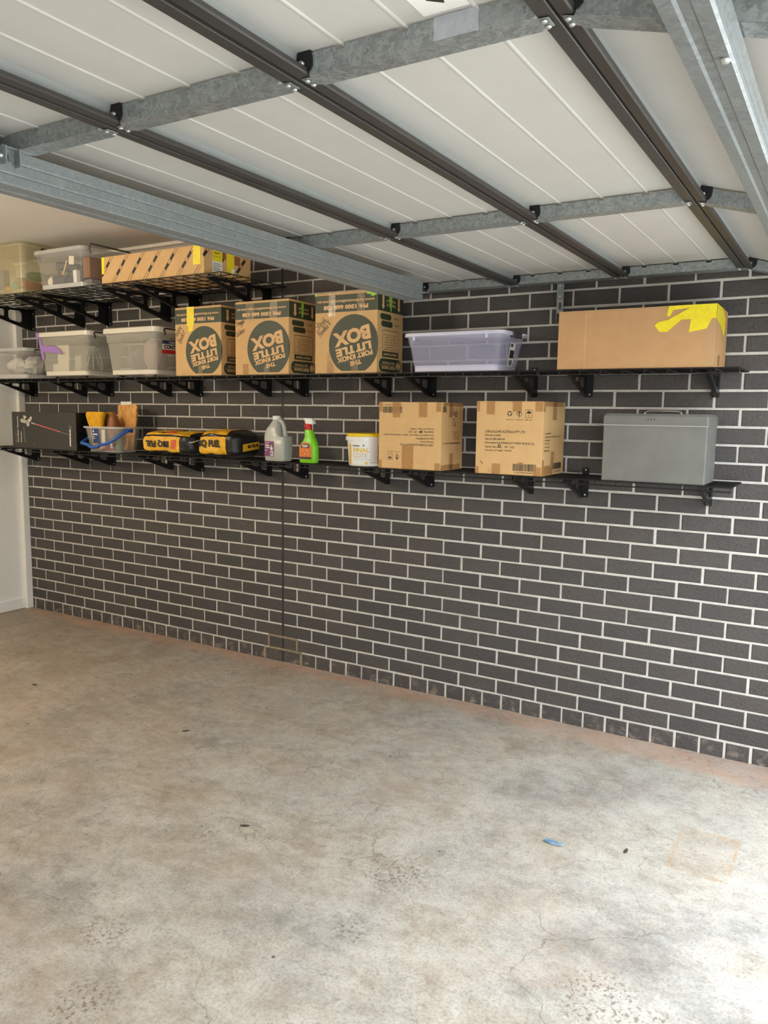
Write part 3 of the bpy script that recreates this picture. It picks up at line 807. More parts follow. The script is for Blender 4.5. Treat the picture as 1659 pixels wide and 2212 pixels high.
# ---------------------------------------------------------------- the three green-printed removal cartons
def removal_box(x, w, h, label, words, tapes):
    d = .285
    t = thing('cardboard_carton', (x, -.352, ZMID), label, 'carton', 'green printed removal cartons')
    carton_body(t, w, d, h, m_card)
    F, R = front(), right(w); F2, R2 = front(.0011), right(w, .0011)
    k = w / .42; kv = h / .452
    # printed panels
    g = MB()
    rect(g, .001, w - .001, .343 * kv, h - .013, F); rect(g, .001, d - .001, .343 * kv, h - .013, R)
    cu, cv, r = .264 * k, .160 * kv, .166 * k
    circ = clip2(disc2(cu, cv, r, 56), .001, w - .0005, .013, 1)
    g.poly(circ, F)
    ov = clip2([(a - w, b) for a, b in disc2(cu, cv, r, 80)], .0003, .06, .013, 1)
    if len(ov) > 2: g.poly(ov, R)
    # pills, panel and logo on the end
    for v0, s0, s1 in ((.297, .030, .150), (.258, .042, .165)):
        g.poly(rpill(s0 * d / .285, s1 * d / .285, v0 * kv, (v0 + .033) * kv), R)
    pu0, pu1, pv0, pv1 = .055, .235, .092 * kv, .242 * kv
    for q in ((pu0, pu1, pv1 - .003, pv1), (pu0, pu0 + .003, pv0, pv1), (pu1 - .003, pu1, pv0, pv1), (pu0, pu1, pv0, pv0 + .032)): rect(g, *q, R)
    g.poly(rpill(.022, .268, .010 * kv, .084 * kv, 12), R)
    for i in range(7):
        v = pv0 + .042 + i * .0135
        put_text(g, ['packing tape strength', 'store heavy goods low', 'fold flaps then tape', 'keep dry and flat', 'reuse after moving', 'stack to five high', 'carry with two hands'][i], (pu0 + pu1) / 2, v, .14 - .018 * ((i * 5) % 3), .008, R, 180, .012)
    put_text(g, 'SELF STORAGE', .205, .313 * kv, .05, .009, R, 180, .02); put_text(g, 'FORT KNOX', .212, .275 * kv, .05, .009, R, 180, .02)
    obj('green_print', g, m_green, t, kind='stuff')
    # knocked-out lettering in the board colour
    for wd_, a_, b_, c_, d_, r_, o_ in (('BOX', .252, .2065, .25, .082, 191, .055), ('LITTLE', .265, .1345, .24, .046, 191, .06), ('FORT KNOX', .274, .0935, .24, .030, 191, .06), ('THE', .281, .0580, .076, .026, 191, .06), ('PH: 1300 668 638', .210, .369, .30, .025, 180, .06), ('www.fortknoxselfstorage.com.au', .210, .4035, .385, .021, 180, .025)):
        L = MB(); put_text(L, wd_, a_ * k, b_ * kv, c_ * k, d_ * kv, F2, r_, o_); obj('lettering', L, m_card_in, t, kind='stuff')
    L = MB()
    #put_text(L, 'BOX', .252 * k, .2065 * kv, .25 * k, .082 * kv, F2, 191, .09)
    #put_text(L, 'LITTLE', .265 * k, .1345 * kv, .235 * k, .045 * kv, F2, 191, .05)
    #put_text(L, 'FORT KNOX', .274 * k, .0935 * kv, .235 * k, .029 * kv, F2, 191, .05)
    #put_text(L, 'THE', .281 * k, .0580 * kv, .074 * k, .025 * kv, F2, 191, .05)
    #put_text(L, 'PH: 1300 668 638', .210 * k, .369 * kv, .30 * k, .024 * kv, F2, 180, .05)
    #put_text(L, 'www.fortknoxselfstorage.com.au', .210 * k, .4035 * kv, .385 * k, .020 * kv, F2, 180, .02)
    for s in (.060, .232):
        ar = [(s, .352 * kv), (s + .018, .374 * kv), (s + .010, .374 * kv), (s + .010, .428 * kv), (s - .010, .428 * kv), (s - .010, .374 * kv), (s - .018, .374 * kv)]
        L.poly(ar, R2)
    put_text(L, 'HANDLE', .146, .380 * kv, .10, .014, R2, 180, .03); put_text(L, 'WITH CARE', .146, .404 * kv, .10, .012, R2, 180, .03)
    put_text(L, 'WHEN IT COUNTS', (pu0 + pu1) / 2, pv0 + .016, .15, .013, R2, 180, .03)
    put_text(L, 'FORT KNOX', .125, .034 * kv, .15, .017, R2, 180, .04); put_text(L, 'SELF STORAGE', .125, .060 * kv, .13, .011, R2, 180, .02)
    for a in (disc2(.235, .047 * kv, .024, 20),): L.poly(a, R2)
    rect(L, .03, .205, .0465 * kv, .0478 * kv, R2)
    obj('end_lettering', L, m_card_in, t, kind='stuff')
    K = MB(); R3 = right(w, .0016); K.poly(rpill(.2325, .2375, .028 * kv, .066 * kv, 5), R3); 
    for v0, s0, s1 in ((.297, .030, .150), (.258, .042, .165)): pass
    obj('keyhole_mark', K, m_green, t)
    H = MB(); F3 = front(.0013)
    for st, u, v, sx, rot in words: hand(H, word(st), u, v, sx, sx * 1.15, rot, .0028, F3)
    obj('handwriting', H, m_pen, t, kind='stuff')
    for face, pts, m in tapes: tape(t, pts, front(.0018) if face == 'F' else right(w, .0018), m)
    return t
Q = lambda u0, u1, v0, v1: [(u0, v0), (u1, v0), (u1, v1), (u0, v1)]
removal_box(-.600, .395, .433, 'green printed removal carton marked heavy books, yellow tape over its top edge',
    [('Heavy', .012, .232, .0215, 58), ('Books', .052, .205, .0195, 62)],
    [('F', [(.118, .28), (.123, .275), (.158, .287), (.16, .32), (.168, .321), (.168, .434), (.106, .434), (.106, .312), (.118, .312)], m_ytape),
     ('F', Q(.060, .092, .003, .055), m_ctape), ('F', Q(.20, .235, .003, .06), m_ctape)])
removal_box(-.088, .414, .439, 'green printed removal carton marked fragile globes, two shiny clear tapes on its band',
    [('Fragile', .012, .296, .0145, 14), ('Globes', .014, .228, .0165, 28)],
    [('F', Q(.085, .150, .315, .435), m_ctape), ('F', Q(.272, .330, .330, .437), m_ctape), ('F', Q(.062, .104, .003, .066), m_btape), ('F', Q(.225, .268, .003, .05), m_ctape),
     ('R', [(.125, .335), (.14, .35), (.146, .439), (.118, .439)], m_gtape)])
removal_box(.518, .420, .450, 'tallest green printed removal carton marked Steph, ragged lime tape on its top corner',
    [('Steph', .012, .240, .0225, 33), ('Nenba ll', .040, .205, .0180, 45)],
    [('F', Q(.095, .142, .318, .448), m_ctape), ('F', Q(.290, .338, .318, .448), m_ctape), ('F', [(.085, .003), (.130, .003), (.126, .05), (.105, .075), (.100, .135), (.088, .13)], m_btape), ('F', Q(.255, .298, .003, .075), m_ctape),
     ('F', [(.420, .450), (.420, .426), (.385, .415), (.378, .427), (.352, .430), (.350, .449)], m_gtape), ('F', [(0, .450), (.016, .449), (.010, .437), (0, .434)], m_gtape),
     ('R', [(0, .45), (0, .428), (.11, .426), (.118, .428), (.138, .345), (.148, .344), (.158, .426), (.283, .432), (.283, .45)], m_gtape)])

# ---------------------------------------------------------------- the two square printed cartons
def barcode(mb, u0, u1, v0, v1, fn, seed=1):
    rn = random.Random(seed); u = u0
    while u < u1 - .001:
        w = rn.choice((.0009, .0013, .0024)); rect(mb, u, min(u + w, u1), v0, v1, fn); u += w + rn.choice((.0009, .0014, .002))
def umbrella(mb, cu, cv, s, fn, up=1):
    for q in ((-s, s, -s * 1.1, -s * 1.0), (-s, s, s * 1.0, s * 1.1), (-s, -s * .92, -s * 1.1, s * 1.1), (s * .92, s, -s * 1.1, s * 1.1)): rect(mb, cu + q[0], cu + q[1], cv + q[2], cv + q[3], fn)
    mb.poly([(cu + up * a, cv + up * b) for a, b in disc2(0, s * .1, s * .66, 14, 0, 180)], fn)
    stroke(mb, [(cu, cv + up * s * .2), (cu, cv - up * s * .6), (cu - up * s * .12, cv - up * s * .75), (cu - up * s * .25, cv - up * s * .62)], s * .07, fn)
def diamond(mb, cu, cv, s, fn, up=1):
    P = [(0, -1.15), (.85, 0), (0, 1.15), (-.85, 0), (0, -1.15)]
    stroke(mb, [(cu + a * s, cv + b * s) for a, b in P], s * .12, fn)
    mb.poly([(cu + up * a * s, cv + up * b * s) for a, b in ((-.14, -.7), (.14, -.7), (.14, .3), (.5, .2), (0, .95), (-.5, .2), (-.14, .3))], fn)
def recycle(mb, cu, cv, s, fn, up=1):
    for a in (90, 210, 330):
        ca, sa = math.cos(math.radians(a)), math.sin(math.radians(a))
        for poly in ([(-.62, .36), (.12, .36), (.12, .20), (.50, .48), (.12, .78), (.12, .62), (-.46, .62)],):
            mb.poly([(cu + up * s * (x * sa + y * ca), cv + up * s * (-x * ca + y * sa)) for x, y in poly], fn)
def symbols(mb, u0, v, s, fn, up=1):
    order = [(recycle, 'PLEASE RECYCLE'), (diamond, 'THIS WAY UP'), (umbrella, 'KEEP DRY')]
    for i, (f, cap) in enumerate(order):
        u = u0 + up * i * s * 2.75
        f(mb, u, v, s * (1.0, .95, .98)[i], fn, up)
        put_text(mb, cap, u, v - up * s * 1.65, s * 2.1, s * .24, fn, 0 if up == 1 else 180, .02)
def appliance_carton(x, w, d, h, label, lines, flip, tapes, marks):
    t = thing('cardboard_carton', (x, -.352, ZLOW), label, 'carton', 'square printed appliance cartons')
    carton_body(t, w, d, h, m_card)
    F, R = front(), right(w)
    P = MB()
    for s, u0, u1, v, hh in lines: put_text(P, s, (u0 + u1) / 2, v, u1 - u0, hh, F, 180 if flip else 0, .012)
    marks(P, F, R)
    obj('printing', P, m_ink, t, kind='stuff')
    for face, pts in tapes: tape(t, pts, front(.0012) if face == 'F' else right(w, .0012), m_btape)
    return t, P
def c1marks(P, F, R):
    barcode(P, .025, .147, .306, .340, F, 3); put_text(P, '9 341698 002817', .086, .350, .115, .007, F, 180, .01)
    symbols(P, .165, .066, .0165, F, -1)
    barcode(P, .016, .062, .312, .344, R, 4); put_text(P, '9 341698', .045, .352, .05, .006, R, 180, .01)
    for i, ww in enumerate((.075, .085, .07, .065, .20, .12)):
        if i != 4: put_text(P, ['Item # N10', 'Set Qty: 2', 'G.W: 8.4kg', 'N.W: 7.6', '', 'Measurement'][i], .222 - ww / 2, .205 - i * .0125, ww * .9, .0075, R, 180, .012)
    put_text(P, 'Description:NUTRIBULLET 1000W 9 PIECE', .13, .147, .22, .008, R, 180, .012)
T = lambda *a: ('F', Q(*a)); TR = lambda *a: ('R', Q(*a))
c1, _ = appliance_carton(.958, .387, .270, .365, 'square carton printed upside down, standing beside the white plaster pail',
    [('Country of Origin: CHINA', .200, .344, .222, .0105), ('Carton No.   180   OF  1510', .192, .344, .205, .0105), ('Description:NUTRIBULLET 1000W 9 PIECE DARK GREY', .030, .344, .1885, .0105),
     ('Item # N10-0907DG', .236, .344, .170, .0105), ('P/Order # 5413', .262, .344, .153, .0105), ('CDB GOLDAIR AUSTRALIA PTY LTD', .138, .344, .135, .0115)], True,
    [T(.090, .136, .282, .364), T(.251, .302, .284, .364), T(.150, .222, .002, .130), T(.357, .386, .315, .364), T(0, .022, .312, .364), T(.352, .386, .002, .040), T(0, .022, .002, .045),
     TR(.105, .150, .002, .09), TR(.002, .24, .003, .03), TR(.092, .13, .285, .364), TR(.03, .268, .345, .364)], c1marks)
H = MB(); hand(H, word('Dvds'), .118, .300, .024, .024, -10, .0028, right(.387, .0014)); hand(H, word('Cs'), .135, .240, .024, .024, -4, .0028, right(.387, .0014)); hand(H, word('180'), .262, .199, .008, .008, 8, .0016, front(.0014))
obj('handwriting', H, m_pen, c1, kind='stuff')
def c2marks(P, F, R):
    symbols(P, .183, .310, .0185, F, 1)
    barcode(P, .208, .333, .022, .058, F, 7); put_text(P, '9 341698 002305 8', .272, .014, .11, .007, F, 0, .01)
    for i, (s, ww) in enumerate((('Item # NB9-09', .085), ('Description:NUTRIBULLET 900', .225), ('Set Quantity: 2', .075), ('G.W: 7.9 kg', .066), ('N.W: 7.1 kg', .066), ('Meas: 40x36', .07))):
        put_text(P, s, .035 + ww / 2, .212 - i * .0172, ww, .009, R, 0, .012)
    barcode(P, .165, .30, .028, .060, R, 9); put_text(P, '9 341698 00', .24, .016, .10, .007, R, 0, .01)
c2, _ = appliance_carton(1.549, .360, .335, .372, 'square carton printed right way up with black care symbols near its top',
    [('CDB GOLDAIR AUSTRALIA PTY LTD', .052, .268, .2185, .0125), ('P/Order # 5454', .052, .137, .1985, .0115), ('Item # NB9-0907AK', .052, .163, .1795, .0115),
     ('Description:NUTRIBULLET 900W BLACK (2)', .052, .317, .1600, .0125), ('Carton No.            OF  1510', .052, .212, .1405, .0115), ('Country of Origin: CHINA', .052, .199, .1215, .0115)], False,
    [T(.056, .101, .305, .371), T(.198, .246, .320, .371), T(.318, .359, .322, .371), T(0, .018, .318, .371), T(.093, .139, .002, .055), T(0, .020, .002, .036), T(.318, .359, .002, .045), T(.232, .262, .055, .066),
     TR(.002, .03, .320, .371), TR(.14, .20, .28, .371), TR(.03, .30, .348, .371), TR(.002, .16, .003, .05), TR(.13, .18, .05, .12), TR(.002, .03, .05, .08)], c2marks)
H = MB(); hand(H, word('302'), .122, .138, .009, .009, 5, .0018, front(.0014)); stroke(H, [(.116, .137), (.146, .136)], .0016, front(.0014)); hand(H, word('lo'), .076, .012, .008, .008, 20, .0008, front(.0014))
stroke(H, [(.028, .066), (.042, .050)], .003, front(.0014))
obj('handwriting', H, m_pen, c2, kind='stuff')

# ---------------------------------------------------------------- long plain carton with yellow tape
t = thing('cardboard_carton', (1.967, -.352, ZMID), 'long plain brown carton with a burst of yellow tape on one top corner', 'carton')
lw, ld, lh = .712, .335, .274
carton_body(t, lw, ld, lh, m_card2)
F, R = front(.0012), right(lw, .0012)
obj('seam', MB().box(.1325, .1345, -.0008, .001, .002, lh - .004), m_card_in, t)
yt = [[(.712, .274), (.712, .212), (.694, .212), (.674, .168), (.600, .155), (.607, .212), (.545, .212), (.60, .262), (.62, .274)],
      [(.66, .268), (.57, .215), (.508, .160), (.474, .162), (.450, .192), (.470, .206), (.510, .214), (.60, .262)],
      [(.63, .274), (.51, .274), (.502, .232), (.515, .226), (.53, .255), (.60, .262)]]
for i, p in enumerate(yt): tape(t, p, front(.0012 + .0006 * i), m_ytape)
tape(t, [(0, .274), (0, .212), (.05, .20), (.10, .195), (.24, .150), (.262, .235), (.20, .262), (.12, .274)], R, m_ytape)
obj('tape', MB().box(.55, .712, .0, .2, lh, lh + .0008), m_ytape, t)
tape(t, Q(.10, .16, .012, .06), right(lw, .0008), m_btape)
tape(t, Q(.0, .05, .004, .20), right(lw, .0006), m_ctape); tape(t, Q(.675, .712, .004, .20), front(.0006), m_ctape)

# ---------------------------------------------------------------- long flat striped carton on the top shelf
bw, bd, bh = .885, .415, .165
t = thing('cardboard_carton', (-.985, -.605, ZTOP), 'long flat carton with diagonal dashed print and yellow tape on the top shelf', 'carton')
carton_body(t, bw, bd, bh, m_card)
P = MB(); F, R = front(), right(bw)
def band(u0, fn, umax):
    du = bh * .86
    n = Vector((du, bh)).normalized()
    for o in (0, .022):
        for a, b in ((.02, .30), (.46, .62), (.78, .98)) if o == 0 else ((.02, .26), (.40, .60), (.76, .98)):
            p0, p1 = (u0 + o + du * a, bh * a), (u0 + o + du * b, bh * b)
            if 0 < p0[0] < umax and 0 < p1[0] < umax: stroke(P, [p0, p1], .003, fn)
    for a, b in ((.31, .45), (.63, .77)):
        p0, p1 = (u0 + .011 + du * a, bh * a), (u0 + .011 + du * b, bh * b)
        if 0 < p0[0] < umax - .01 and 0 < p1[0] < umax - .01: stroke(P, [p0, p1], .020, fn)
for i in range(-1, 7): band(-.05 + i * .142, F, bw - .003)
for u in (-.10, .06, .235, .36): band(u, R, bd - .003)
obj('printing', P, m_ink, t, kind='stuff')
tape(t, Q(.003, .030, .06, .164), front(.0014), m_ytape); tape(t, Q(.80, .86, .055, .164), front(.0014), m_ytape)
tape(t, Q(.07, .155, .085, .150), right(bw, .0012), m_ytape, 'sticker'); tape(t, Q(.07, .155, .02, .085), right(bw, .0012), m_paper, 'sticker')
S = MB()
for i in range(5): rect(S, .078, .148 - .01 * (i % 3), .03 + i * .010, .033 + i * .010, right(bw, .0018))
put_text(S, 'HEAVY', .112, .132, .05, .012, right(bw, .0018), 0, .03); put_text(S, 'LIFT WITH CARE', .112, .112, .06, .007, right(bw, .0018), 0, .02)
obj('sticker_print', S, m_ink, t, kind='stuff')
tape(t, [(.195, .02), (.215, .045), (.235, .012), (.262, .06), (.262, .164), (.19, .164)], right(bw, .0014), m_ytape); tape(t, Q(.235, .262, .03, .062), right(bw, .0022), m_paper, 'sticker')
m_btp = M('brown_paper_tape', srgb(150, 100, 60), srgb(140, 92, 54), 12, .5)
tape(t, Q(.13, .19, .108, .158), right(bw, .0010), m_btp); tape(t, Q(.262, .315, .088, .142), right(bw, .0010), m_btp)

# ---------------------------------------------------------------- black vacuum cleaner carton
vw, vd, vh = .752, .200, .275
t = thing('vacuum_carton', (-2.368, -.350, ZLOW), 'black glossy vacuum cleaner carton lying on its side, picture of the cleaner on front', 'carton')
obj('body', MB().box(0, vw, 0, vd, 0, vh), M('black_card', srgb(50, 48, 43), srgb(46, 44, 39), 20, .5), t, bevel=.002)
obj('end_face', MB().box(vw, vw + .0008, .002, vd, .002, vh - .002), M('black_gloss_card', srgb(12, 12, 12), srgb(10, 10, 10), 20, .35), t)
F = front(); m_vg = M('print_silver', srgb(206, 200, 186), srgb(150, 144, 132), 40, .5); m_vr = M('print_red', srgb(214, 110, 106), srgb(180, 76, 76), 25, .5)
P = MB()
k = vw / 1280.   # sketch units of the front picture
def V(x, y): return ((x - 240) * k, vh - (y - 85) * vh / 740.)
def vp(pts): P.poly([V(*q) for q in pts], F)
vp([(425, 235), (470, 222), (560, 262), (545, 320), (440, 300), (422, 270)]); vp([(485, 155), (520, 160), (555, 195), (500, 240), (488, 215)])
vp([(530, 300), (560, 280), (605, 300), (605, 360), (580, 385), (545, 360)]); vp([(560, 260), (640, 170), (665, 190), (660, 215), (640, 262), (600, 300)])
vp([(640, 290), (725, 315), (720, 340), (640, 315)])
obj('picture_silver', P, m_vg, t, kind='stuff')
P = MB(); vp([(735, 318), (1215, 455), (1215, 475), (735, 338)]); obj('picture_wand', P, m_vr, t)
P = MB(); vp([(1215, 455), (1368, 500), (1366, 528), (1215, 478)]); vp([(1385, 325), (1405, 322), (1445, 370), (1445, 398), (1385, 400)]); vp([(1390, 410), (1428, 410), (1418, 740), (1390, 740)]); vp([(470, 370), (500, 390), (525, 710), (480, 710)]); obj('picture_shade', P, M('print_grey', srgb(92, 88, 82), srgb(84, 80, 75), 30, .5), t, kind='stuff')
P = MB(); F2 = front(.0012)
put_text(P, 'Cordless Vacuum', *V(360, 445), .275 * .71, .016, F2, 90, .02); put_text(P, 'Cleaner', *V(425, 595), .275 * .31, .015, F2, 90, .02)
for y0, y1 in ((412, 470), (480, 545), (555, 610), (620, 690), (695, 740)): P.poly([V(1396, y1), (V(1416, y1)), V(1416, y0), V(1396, y0)], F2)
obj('lettering', P, M('print_white', srgb(228, 224, 214), srgb(220, 216, 206), 20, .5), t, kind='stuff')
P = MB(); put_text(P, 'dreame', *V(312, 595), .275 * .30, .012, F2, 90, .0); obj('small_lettering', P, M('print_grey2', srgb(140, 136, 128), srgb(130, 126, 118), 20, .5), t)
tape(t, Q(.262, .268, .004, .045), front(.0012), m_ctape)

# ---------------------------------------------------------------- grey metal box
mw, md, mh = .464, .272, .318
t = thing('metal_box', (2.208, -.350, ZLOW), 'grey sheet-metal storage box with hinged lid and wire handle, right end of shelf', 'box')
m_steel = M('grey_steel_paint', srgb(118, 118, 112), srgb(106, 106, 101), 7, .45, metal=.15, bump=.08, bscale=30)
obj('body', MB().box(0, mw, 0, md, 0, mh - .052), m_steel, t, bevel=.004)
obj('lid', MB().loft([rrect(mw + .006, md + .006, .006, mh - .055, mw / 2, md / 2), rrect(mw + .006, md + .006, .006, mh - .052, mw / 2, md / 2), rrect(mw + .004, md + .004, .006, mh - .012, mw / 2, md / 2), rrect(mw - .012, md - .012, .012, mh, mw / 2, md / 2)]), m_steel, t, bevel=.0015)
obj('handle', MB().tube([(.165, md * .4, mh), (.168, md * .4, mh + .008), (.185, md * .4, mh + .012), (.31, md * .4, mh + .012), (.327, md * .4, mh + .008), (.33, md * .4, mh)], .005, 8), M('chrome', srgb(220, 215, 208), srgb(200, 190, 180), 20, .2, metal=.9), t, smooth=True)
for u in (.205, .219, .233): obj('rivet_hole', MB().lathe([(.0022, 0), (.003, .0006), (.0005, .001)], 8).map(lambda x, y, z: (x + u, -.0035 - z, y + mh - .026)), m_rubber, t)
obj('lid_bead', MB().box(-.003, mw + .003, -.0055, -.003, mh - .056, mh - .053), M('bright_edge', srgb(200, 200, 196), srgb(190, 190, 186), 20, .35, metal=.5), t)

# ================================================================ plastic tubs
m_tub = M('frosted_plastic', srgb(214, 210, 196), srgb(206, 202, 188), 4, .28, alpha=.25)
m_tubw = M('frosted_clear_plastic', srgb(222, 220, 216), srgb(214, 212, 208), 4, .22, alpha=.10)
m_tuby = M('yellowed_plastic', srgb(214, 202, 156), srgb(206, 194, 148), 4, .28, alpha=.24)
m_tubl = M('lavender_plastic', srgb(206, 206, 232), srgb(196, 196, 224), 4, .2, alpha=.20)
m_lid = M('white_lid_plastic', srgb(226, 220, 204), srgb(218, 212, 196), 4, .3, alpha=.92)
m_lidc = M('clear_lid_plastic', srgb(226, 226, 222), srgb(216, 216, 214), 4, .25, alpha=.5)
m_lidl = M('lavender_lid', srgb(226, 226, 244), srgb(218, 218, 238), 4, .25, alpha=.85)
def tub(loc, label, bw, bd, tw, td, h, body_m, lid_m, lid_h=.03, over=.012, foot=.0, ledge=.72, r=.03, group='lidded plastic tubs'):
    """base bw x bd, rim tw x td, body height h; local origin = centre of base"""
    t = thing('storage_tub', loc, label, 'tub', group)
    th = .003
    def W(z): return bw + (tw - bw) * z / h
    def Dp(z): return bd + (td - bd) * z / h
    z0 = foot
    outer = []
    for z, e in ((0, -.010), (.006, 0), (.034, .0), (.036, .004), (h * ledge, .004), (h * ledge + .004, .012), (h, .012)):
        outer.append(rrect(W(z) + e, Dp(z) + e, r, z0 + z))
    inner = [rrect(W(z) + e - 2 * th, Dp(z) + e - 2 * th, r - th, z0 + max(z, th)) for z, e in ((h, .012), (h * ledge + .004, .012), (h * ledge, .004), (.036, .004), (.006, 0), (0, -.010))]
    mb = MB().loft(outer + inner, cap0=True, cap1=True)
    obj('body', mb, body_m, t, smooth=True)
    # thicker base band
    obj('base_rim', MB().loft([rrect(bw + .004, bd + .004, r, z0 + .004), rrect(bw + .006, bd + .006, r, z0 + .034), rrect(bw + .001, bd + .001, r, z0 + .034), rrect(bw - .001, bd - .001, r, z0 + .004)], cap0=False, cap1=False), lid_m, t, smooth=True)
    lw, ld = tw + .012 + over * 2, td + .012 + over * 2
    zt = z0 + h
    obj('lid', MB().loft([rrect(lw, ld, r + .01, zt - lid_h * .55), rrect(lw + .004, ld + .004, r + .012, zt - lid_h * .5), rrect(lw, ld, r + .01, zt + lid_h * .3), rrect(lw - .016, ld - .016, r + .006, zt + lid_h * .45), rrect(lw - .04, ld - .04, r, zt + lid_h * .45)]), lid_m, t, smooth=True)
    if foot:
        for sx in (-1, 1):
            for sy in (-1, 1):
                c = MB().lathe([(.001, -.007), (foot * .5, -.007), (foot * .5, .007), (.001, .007)], 12).map(lambda x, y, z: (x + sx * bw * .36, y * 0 + z + sy * bd * .33, y + foot * .5))
                obj('caster', c, m_rubber, t, smooth=True)
    return t, lw, ld, zt
def bail(t, lw, ld, zt, side, mat, up=.03, span=.7):
    """wire handle folded over the lid edge on the left/right side"""
    x = side * (lw / 2 + .004); s = ld * span / 2
    p = [(x, -s, zt - .040), (x + side * .004, -s, zt - .022), (x - side * .004, -s - .006, zt - .008), (x, -s, zt + up * .5), (x - side * .006, -s + .012, zt + up), (x - side * .006, s - .012, zt + up), (x, s, zt + up * .5), (x - side * .004, s + .006, zt - .008), (x + side * .004, s, zt - .022), (x, s, zt - .040)]
    obj('clip_handle', MB().tube(p, .006, 7), mat, t, smooth=True)
m_clip = M('black_clip', srgb(28, 28, 26), srgb(22, 22, 20), 20, .4)
m_clipg = M('grey_clip', srgb(92, 90, 82), srgb(84, 82, 75), 20, .4)

# ---- middle shelf, left to right
t, lw, ld, zt = tub((-2.405, -.185, ZMID), 'low white-lidded tub of crumpled wrap beside the white wall', .43, .30, .45, .32, .222, m_tubw, m_lidc, .026)
bail(t, lw, ld, zt, 1, m_clipg, .0, .5)
t, lw, ld, zt = tub((-1.730, -.185, ZMID + .001), 'white-lidded tub with purple tape wrapped over its corner', .465, .30, .555, .345, .300, m_tub, m_lid, .036, foot=.014)
bail(t, lw, ld, zt, 1, m_clip, .004, .66)
m_ptape = M('purple_tape', srgb(160, 122, 190), srgb(148, 110, 180), 30, .45)
def tubface(bw, bd, tw, td, h, z0, e=.004):
    def f(u, v):           # u from centre, v up, on the sloping front
        k = (v - z0) / h
        return (u, -(bd + (td - bd) * k) / 2 - .0085 - e * .2, v)
    return f
fm = tubface(.465, .30, .555, .345, .300, .014)
tape(t, [(-.262, .305), (-.228, .305), (-.222, .240), (-.06, .222), (-.008, .185), (-.012, .172), (-.212, .190), (-.210, .15), (-.232, .115)], fm, m_ptape)
obj('corner_tape', MB().loft([[(x, y, z) for x, y, z in ((-.268, -.190, zt - .022), (-.232, -.192, zt - .022), (-.232, -.192, zt + .012), (-.268, -.190, zt + .012))], [(x, y, z) for x, y, z in ((-.268, -.193, zt - .022), (-.232, -.195, zt - .022), (-.232, -.195, zt + .014), (-.268, -.193, zt + .014))]]), m_ptape, t)
t, lw, ld, zt = tub((-1.022, -.185, ZMID + .001), 'white-lidded tub with a red and blue maker label on its side', .435, .30, .50, .345, .300, m_tub, m_lid, .038, foot=.012)
bail(t, lw, ld, zt, 1, m_clip, .004, .6)
def tubside(bw, bd, tw, td, h, z0, e=.004):
    def f(s, v):
        k = (v - z0) / h
        return ((bw + (tw - bw) * k) / 2 + .0085 + e * .2, s, v)
    return f
sm = tubside(.435, .30, .50, .345, .300, .012)
L = MB(); rect(L, -.115, .12, .218, .240, sm); obj('label_blue', L, M('print_blue', srgb(40, 56, 110), srgb(36, 50, 104), 20, .4), t)
L = MB(); rect(L, -.115, .12, .180, .218, sm); obj('label_white', L, m_paper, t)
L = MB(); rect(L, -.115, .12, .155, .180, sm); obj('label_red', L, M('print_bright_red', srgb(200, 44, 50), srgb(190, 40, 46), 20, .4), t)
sm2 = tubside(.435, .30, .50, .345, .300, .012, .012)
L = MB(); put_text(L, 'CONTAINER', .002, .199, .21, .028, sm2, 0, .05); obj('label_lettering', L, m_ink, t)
L = MB(); put_text(L, 'DECOR', .002, .229, .12, .012, sm2, 0, .03); obj('label_small', L, m_paper, t)

# ---- lavender tub
t, lw, ld, zt = tub((1.402, -.200, ZMID), 'lavender tinted clear empty tub with a grey side clip', .485, .265, .545, .31, .196, m_tubl, m_lidl, .020, r=.028)
obj('clip', MB().box(lw / 2 - .012, lw / 2 + .010, -.055, .055, zt - .022, zt + .012), M('dark_grey_clip', srgb(70, 72, 70), srgb(64, 66, 64), 20, .4), t, bevel=.003)
obj('rim_tab', MB().box(lw / 2 - .01, lw / 2 + .02, .06, .11, zt - .008, zt + .006), m_lidl, t, bevel=.003)
sd = tubside(.485, .265, .545, .31, .196, 0)
L = MB(); rect(L, -.035, .035, .030, .150, sd); obj('sticker', L, m_paper, t)
sd2 = tubside(.485, .265, .545, .31, .196, 0, .012)
L = MB(); rect(L, -.028, .028, .072, .112, sd2); rect(L, -.028, .0, .128, .144, sd2)
for i in range(7): rect(L, -.022 + i * .006, -.019 + i * .006, .036, .062, sd2)
obj('sticker_print', L, m_ink, t, kind='stuff')
fr = tubface(.485, .265, .545, .31, .196, 0)
L = MB()
for u in (-.225, .195): L.box(u - .005, u + .005, -.170, -.160, .165, .192)
obj('latch_rib', MB().box(-.23, -.22, -.170, -.160, .165, .192), m_lidl, t); obj('latch_rib', MB().box(.19, .20, -.170, -.160, .165, .192), m_lidl, t)

# ---- top shelf tubs
t, lw, ld, zt = tub((-2.075, -.365, ZTOP), 'tall yellowed tub with rounded lid at the left of the top shelf', .49, .44, .53, .47, .335, m_tuby, m_tuby, .034, r=.045)
t, lw, ld, zt = tub((-1.408, -.385, ZTOP), 'clear tub of odds and ends with black wire handles on the top shelf', .435, .40, .475, .44, .248, m_tubw, m_lidc, .028)
bail(t, lw, ld, zt, 1, m_clipg, .030, .72); bail(t, lw, ld, zt, -1, m_clip, .042, .72)

